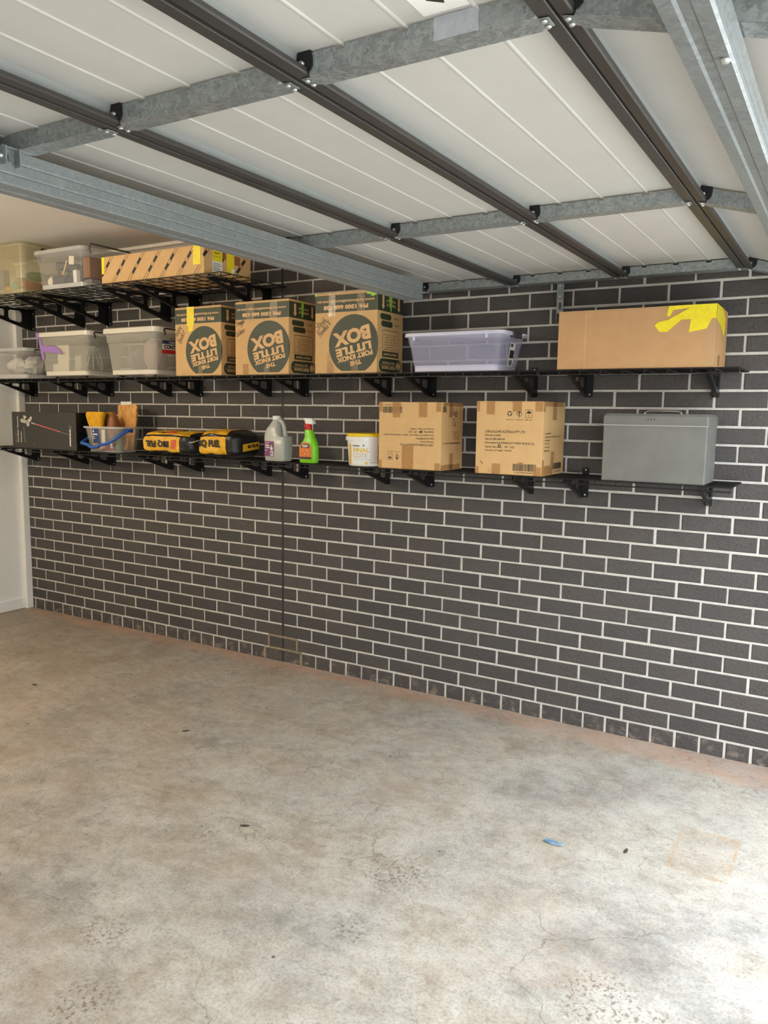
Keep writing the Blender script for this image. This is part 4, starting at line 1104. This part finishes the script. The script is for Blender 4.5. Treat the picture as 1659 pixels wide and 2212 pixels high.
# ================================================================ contents seen through the plastic
def blob(name, loc, sc, mat, label, cat, seed=0, amp=.25, rz=0, freq=2.2, group=None):
    """crumpled closed lump: icosphere-like grid displaced by noise, flat underneath"""
    mb = MB().sphere((0, 0, 0), 1, 18, 12)
    def f(x, y, z):
        n = noise.noise(Vector((x, y, z)) * freq + Vector((seed * 3.1, seed, 0))) * amp
        k = 1 + n
        return (x * k * sc[0], y * k * sc[1], max(z * k, -.92) * sc[2] + .92 * sc[2])
    mb.map(f)
    o = obj(name, mb, mat, None, smooth=True); o.location = loc; o.rotation_euler = (0, 0, rz)
    return tag(o, label, cat, group)
def slab(name, loc, dims, mat, label, cat, rot=(0, 0, 0), bevel=.003):
    w, d, h = dims
    o = obj(name, MB().box(-w / 2, w / 2, -d / 2, d / 2, 0, h), mat, None, bevel=bevel); o.location = loc; o.rotation_euler = rot
    return tag(o, label, cat)
# crumpled wrap in the low tub
m_wrap = M('bubble_wrap', srgb(222, 216, 208), srgb(196, 190, 182), 30, .35, bump=.6, bscale=40)
blob('plastic_wrap', (-2.475, -.185, ZMID + .040), (.10, .085, .065), m_wrap, 'crumpled pale plastic wrap inside the low white-lidded tub', 'wrap', 2, .35)
blob('plastic_wrap', (-2.285, -.185, ZMID + .040), (.055, .085, .070), m_wrap, 'upright bundle of pale wrap at the tub side wall', 'wrap', 5, .35)
# purple-taped tub
m_cream = M('cream_card', srgb(232, 226, 200), srgb(226, 218, 190), 8, .6)
slab('cream_card', (-1.775, -.312, ZMID + .034), (.125, .012, .205), m_cream, 'tall cream card standing inside the purple-taped tub', 'card')
slab('folded_paper', (-1.87, -.20, ZMID + .036), (.12, .18, .07), m_paper, 'stack of white folded paper inside the purple-taped tub', 'paper')
slab('jar', (-1.655, -.26, ZMID + .036), (.07, .06, .13), M('cloudy_jar', srgb(196, 190, 170), srgb(180, 174, 156), 10, .4), 'pale cloudy jar inside the purple-taped tub', 'jar', bevel=.012)
cb = MB()
cb.tube([(.075 * math.sin(2 * a) * (.7 + .3 * math.cos(a)) + .02, .035 * math.sin(a), .09 + .085 * math.cos(3 * a)) for a in [2 * PI * k / 60 for k in range(60)]], .0035, 6, closed=True)
o = obj('cable', cb, M('white_cable', srgb(214, 210, 196), srgb(206, 202, 188), 10, .4), None, smooth=True); o.location = (-1.625, -.19, ZMID + .060); tag(o, 'loops of white cable inside the purple-taped tub', 'cable')
# red-labelled tub
m_gry = M('grey_cloth', srgb(120, 122, 122), srgb(96, 98, 100), 14, .8)
blob('grey_cloth', (-1.10, -.19, ZMID + .04), (.085, .09, .085), m_gry, 'bundled grey cloth inside the red-labelled tub', 'cloth', 8, .3)
blob('pink_cloth', (-.92, -.22, ZMID + .04), (.085, .08, .12), M('dusky_cloth', srgb(176, 152, 142), srgb(150, 128, 120), 12, .8), 'bundled dusky pink cloth inside the red-labelled tub', 'cloth', 11, .3)
# yellowed tub
slab('blue_book', (-2.22, -.50, ZTOP + .034), (.17, .05, .16), M('blue_cover', srgb(110, 132, 156), srgb(96, 118, 142), 10, .6), 'blue book standing inside the yellowed tub', 'book')
blob('red_cloth', (-1.905, -.46, ZTOP + .036), (.05, .08, .035), M('red_cloth', srgb(178, 60, 60), srgb(150, 44, 46), 14, .8), 'folded red cloth inside the yellowed tub', 'cloth', 3, .3)
blob('green_cloth', (-1.91, -.40, ZTOP + .115), (.055, .09, .03), M('green_cloth', srgb(84, 128, 84), srgb(68, 108, 70), 14, .8), 'folded green cloth inside the yellowed tub', 'cloth', 4, .3)
blob('teal_toy', (-1.985, -.53, ZTOP + .034), (.03, .03, .032), M('teal_plastic', srgb(110, 190, 180), srgb(96, 176, 166), 10, .4), 'small teal toy inside the yellowed tub', 'toy', 6, .2)
blob('orange_toy', (-2.06, -.53, ZTOP + .034), (.03, .03, .018), M('peach_plastic', srgb(226, 170, 120), srgb(214, 156, 106), 10, .4), 'small peach toy inside the yellowed tub', 'toy', 7, .2)
# clear tub of odds and ends
m_dk = M('dark_gadget', srgb(62, 64, 68), srgb(50, 52, 56), 14, .5)
slab('dark_case', (-1.47, -.455, ZTOP + .136), (.20, .10, .055), m_dk, 'dark grey case tilted on top inside the clear tub', 'case', (.15, .18, .1), .008)
slab('dark_pouch', (-1.455, -.475, ZTOP + .036), (.22, .14, .065), m_dk, 'dark fabric pouch lying inside the clear tub', 'pouch', (0, .0, .05), .014)
slab('brown_carton', (-1.262, -.36, ZTOP + .075), (.07, .28, .135), M('brown_board', srgb(170, 122, 84), srgb(150, 104, 70), 8, .6), 'brown printed carton standing inside the clear tub', 'carton')
slab('grey_tray', (-1.265, -.36, ZTOP + .034), (.075, .26, .036), M('grey_tray', srgb(150, 148, 144), srgb(136, 134, 130), 8, .4), 'grey tray lying under the brown carton in the clear tub', 'tray', bevel=.006)
blob('white_bottle', (-1.575, -.53, ZTOP + .034), (.035, .03, .035), m_cream, 'short cream bottle inside the clear tub', 'bottle', 9, .1)
slab('white_card', (-1.342, -.555, ZTOP + .16), (.05, .006, .055), m_cream, 'small cream card leaning high inside the clear tub', 'card', (0, .1, 0), .001)
slab('white_box', (-1.30, -.545, ZTOP + .036), (.035, .03, .085), m_paper, 'small white box upright inside the clear tub', 'box', (0, -.1, 0), .002)
cb = MB().tube([(.045 * math.cos(a), .012 * math.sin(2 * a), .06 + .045 * math.sin(a)) for a in [2 * PI * k / 20 for k in range(20)]], .004, 6, closed=True)
o = obj('black_cable', cb, m_rubber, None, smooth=True); o.location = (-1.43, -.548, ZTOP + .036); tag(o, 'loop of black cable pressed against the clear tub front', 'cable')
slab('orange_strap', (-1.43, -.556, ZTOP + .10), (.010, .004, .10), M('peach_strap', srgb(226, 186, 140), srgb(214, 172, 126), 8, .6), 'thin peach strap slanting inside the clear tub', 'strap', (0, .45, 0), .001)

# ================================================================ bottom shelf goods
# ---- clear bucket with blue swing handle
bx, by = -1.365, -.232
t = thing('bucket', (bx, by, ZLOW), 'clear plastic bucket with a blue swing handle, holding sponges and boards', 'bucket')
m_clear = M('clear_plastic', srgb(214, 212, 206), srgb(206, 204, 198), 4, .12, alpha=.17)
def bl(z, e=0):
    k = z / .178
    return rrect(.325 + .060 * k + e, .165 + .040 * k + e, .035, z)
obj('body', MB().loft([bl(0, -.012), bl(.006), bl(.08), bl(.178), bl(.178, -.006), bl(.08, -.006), bl(.008, -.006)]), m_clear, t, smooth=True)
obj('rim', MB().loft([bl(.166, .010), bl(.168, .020), bl(.180, .020), bl(.182, .012), bl(.180, -.004), bl(.166, .0)], cap0=False, cap1=False), M('clear_rim', srgb(222, 220, 216), srgb(214, 212, 208), 4, .15, alpha=.45), t, smooth=True)
obj('base_rim', MB().loft([bl(.0, -.004), bl(.0, .003), bl(.009, .003), bl(.009, -.002)], cap0=False, cap1=False), MATS['clear_rim'], t, smooth=True)
m_blue = M('blue_plastic', srgb(42, 94, 178), srgb(36, 82, 162), 8, .35)
hp = [(-.210, -.010, .112), (-.222, -.045, .088), (-.218, -.085, .070), (-.195, -.118, .060), (-.150, -.132, .056), (-.105, -.136, .052), (-.085, -.137, .040), (-.045, -.138, .034), (.005, -.138, .040), (.025, -.137, .052), (.075, -.134, .058), (.120, -.124, .076), (.155, -.102, .105), (.180, -.070, .135), (.196, -.030, .160)]
hr = [.010, .011, .012, .012, .012, .012, .013, .0135, .0135, .012, .012, .012, .0125, .013, .015]
obj('handle', MB().tube(hp, hr, 10), m_blue, t, smooth=True)
for sx in (-1, 1): obj('handle_pivot', MB().lathe([(.001, -.008), (.015, -.008), (.015, .008), (.001, .008)], 12).map(lambda x, y, z: (z + sx * .203, y - .01, x + (.155 if sx > 0 else .118))), m_blue, t, smooth=True)
fL = lambda u, v: (u, -.1045 + (.178 - v) * .112, v)
L = MB(); rect(L, -.100, -.030, .062, .166, fL); obj('side_label', L, M('label_navy', srgb(40, 66, 124), srgb(34, 58, 114), 10, .4), t)
fL2 = lambda u, v: (u, -.1053 + (.178 - v) * .112, v); L = MB()
put_text(L, 'L', -.085, .152, .022, .014, fL2, 90, .04); rect(L, -.096, -.044, .120, .129, fL2); rect(L, -.096, -.078, .104, .109, fL2); rect(L, -.096, -.075, .092, .097, fL2)
obj('label_lettering', L, m_paper, t, kind='stuff')
L = MB(); rect(L, .075, .100, .030, .066, fL); obj('barcode_sticker', L, m_paper, t)
L = MB()
for u in (-.055, .012, .10): rect(L, u, u + .003, .006, .08, fL2)
obj('moulded_rib', L, MATS['clear_rim'], t, kind='stuff')
# contents
m_spo = M('yellow_sponge', srgb(232, 172, 24), srgb(200, 148, 28), 24, .9, bump=.6, bscale=120)
o = obj('sponge', MB().loft([rrect(w, .050, .022, z, dx, 0) for z, w, dx in ((0, .12, 0), (.16, .13, -.03), (.20, .15, -.045), (.250, .185, -.045), (.266, .182, -.04), (.272, .16, -.035))]), m_spo, None, smooth=True); o.location = (bx - .075, by - .048, ZLOW + .012)
tag(o, 'yellow block sponge sticking out of the clear bucket', 'sponge')
o = obj('sponge', MB().loft([rrect(.12, .045, .02, z, dx, 0) for z, dx in ((0, 0), (.14, .0), (.262, .01), (.272, .01))]), M('olive_sponge', srgb(158, 128, 28), srgb(136, 108, 26), 24, .9, bump=.6, bscale=120), None, smooth=True); o.location = (bx - .070, by + .018, ZLOW + .012)
tag(o, 'darker mustard sponge behind the yellow one in the bucket', 'sponge')
o = blob('brown_mitt', (bx + .040, by - .022, ZLOW + .050), (.045, .045, .115), M('brown_leather', srgb(150, 90, 54), srgb(124, 70, 40), 14, .5, bump=.3, bscale=40), 'brown rounded leather mitt standing in the clear bucket', 'mitt', 12, .12)
# broken board offcut
ob = [(-.090, 0), (.060, 0), (.085, .12), (.098, .20), (.106, .225), (.102, .25), (.110, .262), (.104, .285), (.113, .305), (.108, .330), (-.086, .322)]
o = obj('board_offcut', MB().prism(ob, -.006, .006, lambda a, b, h: (a, -h, b)), M('chipboard', srgb(224, 172, 96), srgb(176, 116, 50), 40, .75, stretch=(1, 1, .4), bump=.5, bscale=60), None); o.location = (bx + .088, by + .055, ZLOW + .012)
tag(o, 'broken chipboard offcut standing upright in the clear bucket', 'board')
slab('white_strip', (bx + .070, by + .068, ZLOW + .012), (.11, .006, .348), m_paper, 'white edge strip behind the chipboard offcut in the bucket', 'strip', (0, 0, 0), .001)
slab('tool_packet', (bx - .005, by - .080, ZLOW + .035), (.036, .006, .125), m_paper, 'narrow white packet inside the clear bucket', 'packet', (0, 0, 0), .002)
slab('red_scraper', (bx + .02, by - .055, ZLOW + .012), (.085, .04, .030), M('red_plastic', srgb(196, 84, 78), srgb(184, 74, 68), 8, .4), 'red plastic piece lying at the bottom of the bucket', 'scraper', (0, 0, 0), .004)
o = obj('green_bottle', MB().lathe([(.001, 0), (.022, 0), (.024, .01), (.024, .045), (.022, .05), (.022, .10), (.009, .115), (.009, .130), (.001, .132)], 16), M('green_glass', srgb(74, 110, 54), srgb(62, 98, 46), 6, .25), None, smooth=True); o.location = (bx + .115, by - .045, ZLOW + .012)
tag(o, 'small green bottle inside the clear bucket', 'bottle')

# ---- two bags of barbecue fuel
m_sack = M('black_sack', srgb(26, 25, 25), srgb(18, 17, 17), 16, .35, bump=.7, bscale=14, bdist=.006)
m_sacky = M('yellow_print', srgb(232, 178, 40), srgb(214, 158, 30), 14, .42, bump=.5, bscale=14, bdist=.005)
m_sackr = M('red_print', srgb(206, 88, 40), srgb(190, 70, 32), 14, .45)
def sgp(x, p): return math.copysign(abs(x) ** p, x)
def sack(loc, L, B, Hh, label, seed, rz=0):
    t = thing('fuel_bag', loc, label, 'bag', 'barbecue fuel bags', rz)
    def S(u, a, e=0):
        """u -1..1 along the bag, a angle in degrees: 270 = front (towards room), 90 = up... measured in the y-z section"""
        uu = max(-1, min(1, u)); k = (1 - abs(uu) ** 5.0) ** .42 if abs(uu) < 1 else 0
        k = max(k, .0)
        ca, sa = math.cos(math.radians(a)), math.sin(math.radians(a))
        rr = 1 + .10 * noise.noise(Vector((uu * 2.6 + seed, ca * 1.7, sa * 1.7))) + .032 * noise.noise(Vector((uu * 7 + seed, ca * 4, sa * 4))) + .011 * noise.noise(Vector((uu * 18 + seed, ca * 9, sa * 9)))
        y = sgp(ca, .55) * (B / 2 + e) * (k * .5 + .5 * min(1, k * 1.15)) * rr
        z = sgp(sa, .62) * (Hh / 2 + e) * (.30 + .70 * k if k > 0 else .3) * rr
        return (uu * (L / 2 + e), y, max(z, -Hh / 2) + Hh / 2)
    nu, na = 54, 56
    us = [math.sin(PI / 2 * (-1 + 2 * i / nu)) for i in range(nu + 1)]
    mb = MB().loft([[S(u, 360 * k / na) for k in range(na)] for u in us])
    obj('sack', mb, m_sack, t, smooth=True)
    def patch(u0, u1, a0, a1, mat, name, e=.003, nu=30, na=20, jag=.0):
        m = MB()
        for i in range(nu + 1):
            for j in range(na + 1):
                w = jag * math.sin(9 * i / nu + 5 * j / na)
                m.v.append(S(u0 + (u1 - u0) * i / nu + w, a0 + (a1 - a0) * j / na + w * 60, e))
        for i in range(nu):
            for j in range(na): m.f.append((i * (na + 1) + j, (i + 1) * (na + 1) + j, (i + 1) * (na + 1) + j + 1, i * (na + 1) + j + 1))
        obj(name, m, mat, t, smooth=True)
    return t, S, patch
m_sackk = M('black_print', srgb(30, 24, 20), srgb(26, 20, 18), 12, .5)
# angles: 180 = front side (-y), 90 = top
def txt(t, S, s, u, a, w, h, rot, name='lettering', e=.0095, bold=.04):
    m = MB(); put_text(m, s, u, a, w, h, lambda x, y: S(x, 180 - math.degrees(math.asin(max(-.99, min(.99, sgp(y, 1 / .62))))), e), rot, bold); obj(name, m, m_sackk, t)
t, S, patch = sack((-.752, -.188, ZLOW), .50, .28, .160, 'left black and yellow barbecue fuel bag lying flat, lettering upside down', 2.0)
patch(-.88, .58, 208, 156, m_sacky, 'front_label', jag=.012)
patch(-.72, .84, 145, 60, m_sacky, 'top_label', e=.003, jag=.03)
patch(.02, .36, 138, 90, m_sackr, 'top_logo', e=.005)
patch(.28, .46, 192, 170, m_sackr, 'flame_logo', e=.005)
txt(t, S, 'BBQ FUEL', -.24, .0, .86, .58, 180, bold=.05)
m = MB(); stroke(m, [(-.64, -17), (.2, -17)], 1.6, lambda x, y: S(x, 180 - y, .005)); stroke(m, [(-.64, 17), (.2, 17)], 1.6, lambda x, y: S(x, 180 - y, .005)); obj('label_rule', m, m_sackk, t, kind='stuff')
m = MB(); put_text(m, 'BBQ', -.30, 52, .42, 20, lambda x, y: S(x, 180 - y, .005), 190, .05); obj('top_lettering', m, m_sackk, t)
obj('bag_tie', MB().tube([(.20, -.10, .10), (.235, -.135, .092), (.262, -.12, .098), (.275, -.08, .11)], .004, 6), M('silver_tie', srgb(210, 208, 200), srgb(190, 188, 180), 30, .35, metal=.3), t, smooth=True)
t, S, patch = sack((-.285, -.190, ZLOW), .355, .285, .178, 'right black and yellow barbecue fuel bag with a narrow label on its end', 7.3, 0)
patch(-1, .52, 212, 158, m_sacky, 'front_label', jag=.012)
patch(-.74, .52, 146, 55, m_sacky, 'top_label', e=.003, jag=.05)
txt(t, S, 'BBQ FUEL', -.30, .02, 1.22, .56, 0, bold=.05)
m = MB(); stroke(m, [(-.9, -17), (.3, -17)], 1.6, lambda x, y: S(x, 180 - y, .005)); stroke(m, [(-.9, 17), (.3, 17)], 1.6, lambda x, y: S(x, 180 - y, .005)); obj('label_rule', m, m_sackk, t, kind='stuff')
# end label: flat tilted strip on the end of the bag
def endf(s, v):
    return (.186 - abs(s) * .05 - (v - .085) ** 2 * 2.2, s, v)
m = MB()
for i in range(8):
    s0, s1 = -.085 + i * .02, -.085 + (i + 1) * .02
    zc = lambda s: .078 + s * .10
    m.poly([(s0, zc(s0) - .024), (s1, zc(s1) - .024), (s1, zc(s1) + .024), (s0, zc(s0) + .024)], lambda a, b: (endf(a, b)[0] + .004, a, b))
obj('end_label', m, m_sacky, t)
m = MB(); put_text(m, 'BBQ FUEL 4kg', .010, .079, .105, .026, lambda a, b: (endf(a, b)[0] + .0062, a, b), 6, .05); obj('end_lettering', m, m_sackk, t)

# ---- vinegar jug
t = thing('vinegar_jug', (.170, -.255, ZLOW), 'translucent white vinegar jug with a purple label and white cap', 'jug')
m_jug = M('cloudy_plastic', srgb(190, 191, 182), srgb(182, 183, 174), 6, .3, alpha=.84)
def jr(x0, x1, d, z, r=.018): return rrect(x1 - x0, d, r, z, (x0 + x1) / 2, 0)
body = [jr(-.068, .068, .09, 0), jr(-.074, .076, .10, .008), jr(-.077, .079, .104, .08), jr(-.078, .077, .104, .150), jr(-.078, .040, .100, .157), jr(-.076, .026, .096, .175), jr(-.066, .020, .09, .198), jr(-.045, .016, .07, .228), jr(-.036, .010, .046, .250), jr(-.033, .007, .040, .262)]
obj('body', MB().loft(body), m_jug, t, smooth=True)
obj('handle', MB().tube([(.004, 0, .250), (.026, 0, .246), (.040, 0, .225), (.050, 0, .190), (.056, 0, .150)], [.013, .013, .013, .013, .015], 10), m_jug, t, smooth=True)
obj('cap', MB().lathe([(.001, .255), (.024, .255), (.025, .258), (.025, .274), (.022, .278), (.001, .278)], 20, (-.013, 0)), m_paper, t, smooth=True)
F = lambda u, v: (u, -.0545, v)
L = MB(); rect(L, -.066, .006, .030, .122, F); obj('label', L, M('label_purple', srgb(122, 62, 104), srgb(112, 54, 96), 8, .45), t)
F2 = lambda u, v: (u, -.0553, v); L = MB()
put_text(L, 'white', -.044, .098, .030, .012, F2, 0, .04); put_text(L, 'vinegar', -.040, .084, .038, .012, F2, 0, .04); put_text(L, '2L', -.052, .068, .012, .008, F2, 0, .04); put_text(L, 'essentials', -.045, .113, .03, .005, F2, 0, .02)
L.poly([(-.016, .070), (-.004, .068), (.0, .076), (-.006, .088), (-.010, .098), (-.015, .098), (-.014, .086), (-.020, .078)], F2); rect(L, -.020, .004, .034, .062, F2)
obj('label_print', L, m_paper, t, kind='stuff')
L = MB(); barcode(L, -.017, .001, .039, .057, lambda u, v: (u, -.056, v), 5); obj('barcode', L, m_ink, t, kind='stuff')

# ---- green spray bottle
t = thing('spray_bottle', (.420, -.275, ZLOW), 'lime green trigger spray bottle with red collar and orange label', 'spray bottle')
m_lime = M('lime_plastic', srgb(128, 208, 36), srgb(116, 196, 28), 8, .3)
sb = [jr(-.056, .056, .05, 0, .02), jr(-.061, .063, .058, .008, .024), jr(-.062, .064, .06, .09, .026), jr(-.056, .060, .058, .112, .026), jr(-.036, .052, .052, .135, .024), jr(-.027, .040, .046, .155, .02), jr(-.028, .030, .042, .185, .018), jr(-.026, .018, .038, .198, .016)]
obj('body', MB().loft(sb), m_lime, t, smooth=True)
obj('collar', MB().lathe([(.001, .196), (.019, .196), (.021, .200), (.020, .222), (.016, .234), (.001, .234)], 16, (-.002, 0)), M('red_plastic_trigger', srgb(196, 30, 34), srgb(180, 24, 28), 8, .35), t, smooth=True)
obj('trigger', MB().prism([(-.030, .248), (-.018, .246), (-.022, .225), (-.024, .204), (-.030, .204), (-.032, .226)], -.006, .006, lambda a, b, h: (a, h, b)), MATS['red_plastic_trigger'], t, bevel=.002)
obj('head', MB().prism([(-.030, .268), (.026, .268), (.042, .238), (.038, .232), (-.014, .232), (-.020, .244)], -.016, .016, lambda a, b, h: (a, h, b)), m_paper, t, bevel=.004)
def sf(u, v): return (u, -.0312, v)
arch = [(-.050, .022), (.040, .022), (.040, .085)] + [(-.005 + .045 * math.cos(a), .085 + .040 * math.sin(a)) for a in [PI * i / 10 for i in range(11)]] + [(-.050, .085)]
obj('label', MB().poly(arch, sf), M('label_orange', srgb(222, 104, 28), srgb(196, 120, 40), 45, .4), t)
L = MB(); rect(L, -.036, .024, .090, .112, lambda u, v: (u, -.0318, v)); rect(L, -.048, .038, .024, .036, lambda u, v: (u, -.0318, v)); obj('label_navy', L, M('print_navy', srgb(30, 34, 60), srgb(26, 30, 54), 10, .4), t, kind='stuff')
L = MB(); f3 = lambda u, v: (u, -.0324, v); put_text(L, 'Kitchen', -.006, .1045, .046, .011, f3, 0, .04); put_text(L, 'power', -.006, .095, .034, .007, f3, 0, .03)
for u, v in ((-.025, .075), (.0, .072), (.012, .068), (-.008, .05), (.016, .05)): rect(L, u, u + .003, v, v + .008, f3)
obj('label_print', L, m_paper, t, kind='stuff')

# ---- white plaster pail with yellow lid
t = thing('plaster_pail', (.800, -.235, ZLOW), 'white plaster pail with a bright yellow lid', 'pail')
m_pail = M('white_pail', srgb(230, 228, 224), srgb(224, 222, 218), 5, .3)
obj('body', MB().lathe([(.001, .0), (.094, 0), (.098, .004), (.108, .140), (.1085, .146), (.113, .147), (.114, .168), (.110, .170), (.001, .170)], 40), m_pail, t, smooth=True)
obj('lid', MB().lathe([(.001, .168), (.111, .168), (.113, .171), (.112, .184), (.108, .187), (.10, .184), (.001, .184)], 40), M('yellow_lid', srgb(236, 200, 12), srgb(222, 184, 8), 8, .35), t, smooth=True)
rim = MB()
for a in range(-150, -10, 28):
    pts = [(math.radians(a + k * 4)) for k in range(5)]
    rim.loft([[(r * math.cos(q), r * math.sin(q), z) for r, z in ((.112, .146), (.118, .146), (.118, .166), (.112, .166))] for q in pts])
obj('rim_lug', rim, m_pail, t, kind='stuff')
A0 = math.radians(-58)          # direction facing the room centre
def cyl(e):
    def f(u, v):
        r = .098 + .010 * v / .140 + e; a = A0 + u / r
        return (r * math.cos(a), r * math.sin(a), v)
    return f
def csub(mb, u0, u1, v0, v1, e, n=8):
    f = cyl(e)
    for i in range(n): rect(mb, u0 + (u1 - u0) * i / n, u0 + (u1 - u0) * (i + 1) / n, v0, v1, f)
m_py = M('print_yellow', srgb(226, 186, 60), srgb(218, 178, 52), 8, .4)
L = MB(); put_text(L, 'FINAL', -.028, .092, .098, .026, cyl(.0008), 0, .03); obj('lettering', L, m_py, t)
L = MB(); put_text(L, 'COTE', -.034, .061, .088, .025, cyl(.0008), 0, -.005); obj('lettering_thin', L, M('print_tan', srgb(190, 160, 96), srgb(184, 152, 88), 8, .4), t)
L = MB(); csub(L, -.115, -.098, .01, .125, .0008); L.poly([(.004 + .009 * math.cos(a), .018 + .009 * math.sin(a)) for a in [2 * PI * i / 12 for i in range(12)]], cyl(.0008)); obj('yellow_band', L, m_py, t, kind='stuff')
L = MB(); put_text(L, 'USG BORAL', -.060, .1165, .048, .008, cyl(.0008), 0, .04); put_text(L, 'plasterboard finishing compound', -.018, .039, .11, .0035, cyl(.0008), 0, .01); put_text(L, '4.8 KG  3.0 L', .048, .021, .05, .005, cyl(.0008), 0, .01)
obj('small_print', L, m_ink, t, kind='stuff')
L = MB(); L.poly([(-.022, .118), (-.012, .113), (-.007, .119), (-.012, .125)], cyl(.0008)); obj('leaf_logo', L, M('print_leaf', srgb(90, 140, 60), srgb(80, 130, 52), 8, .4), t)
L = MB(); csub(L, .074, .098, .070, .118, .0006); csub(L, .074, .100, .012, .066, .0006); obj('side_panel', L, M('print_pale_grey', srgb(168, 164, 158), srgb(158, 154, 148), 40, .4), t, kind='stuff')

# ================================================================ floor scraps
def scrap(name, x, y, pts, mat, label, cat, h=.004):
    o = obj(name, MB().prism(pts, 0, h, lambda a, b, z: (a, b, z + .12 * abs(a))), mat, None); o.location = (x, y, .0005); return tag(o, label, cat)
scrap('plastic_scrap', 2.33, -1.227, [(-.035, -.006), (-.005, -.014), (.04, -.010), (.045, .004), (.0, .012), (-.033, .010)], M('blue_scrap', srgb(60, 110, 150), srgb(150, 170, 180), 40, .35), 'torn blue plastic scrap lying on the concrete floor', 'scrap')
m_leaf = M('dry_leaf', srgb(78, 64, 52), srgb(58, 48, 42), 60, .8)
lf = [(-.022, 0), (-.008, -.008), (.012, -.006), (.026, .002), (.010, .008), (-.008, .007)]
for x, y, lab in ((1.215, -1.784, 'dark curled leaf on the open middle of the floor'), (.306, -1.216, 'dark leaf fragment on the floor nearer the brick wall'), (-.98, -1.203, 'dark leaf fragment on the floor near the white wall'), (2.593, -1.132, 'dark leaf crumb on the floor beside the rust outline')):
    o = scrap('leaf', x, y, lf, m_leaf, lab, 'leaf', .003); o.rotation_euler = (0, 0, x * 3); o.scale = (.8, .8, 1); o['group'] = 'leaf litter on the floor'
# ================================================================ unseen ceiling lamp, added to warm and brighten the back of the garage
lp = thing('fill_lamp', (-1.35, -2.9, ZC), 'round white fill lamp added unseen at the back of the garage', 'lamp')
obj('fill_lamp_base', MB().lathe([(.001, -.03), (.17, -.03), (.18, -.02), (.18, -.001), (.001, -.001)], 28), m_white, lp, smooth=True)
gm = NT('fill_lamp_glass'); gm.b.inputs['Emission Color'].default_value = (1, .78, .52, 1); gm.b.inputs['Emission Strength'].default_value = 6; gm.col(gm.ramp(gm.noise(gm.objc(), 3), [(.3, (.9, .88, .84, 1)), (.7, (.88, .86, .82, 1))]))
obj('fill_lamp_shade', MB().lathe([(.001, -.085), (.06, -.082), (.12, -.068), (.155, -.045), (.16, -.03), (.001, -.03)], 28), gm.m, lp, smooth=True)
ll = bpy.data.lights.new('fill_lamp_bulb', 'POINT'); ll.shadow_soft_size = .12; ll.energy = 80; ll.color = (1, .84, .64)
lo = bpy.data.objects.new('fill_lamp_bulb', ll); COL.objects.link(lo); lo.parent = lp; lo.location = (0, 0, -.24)
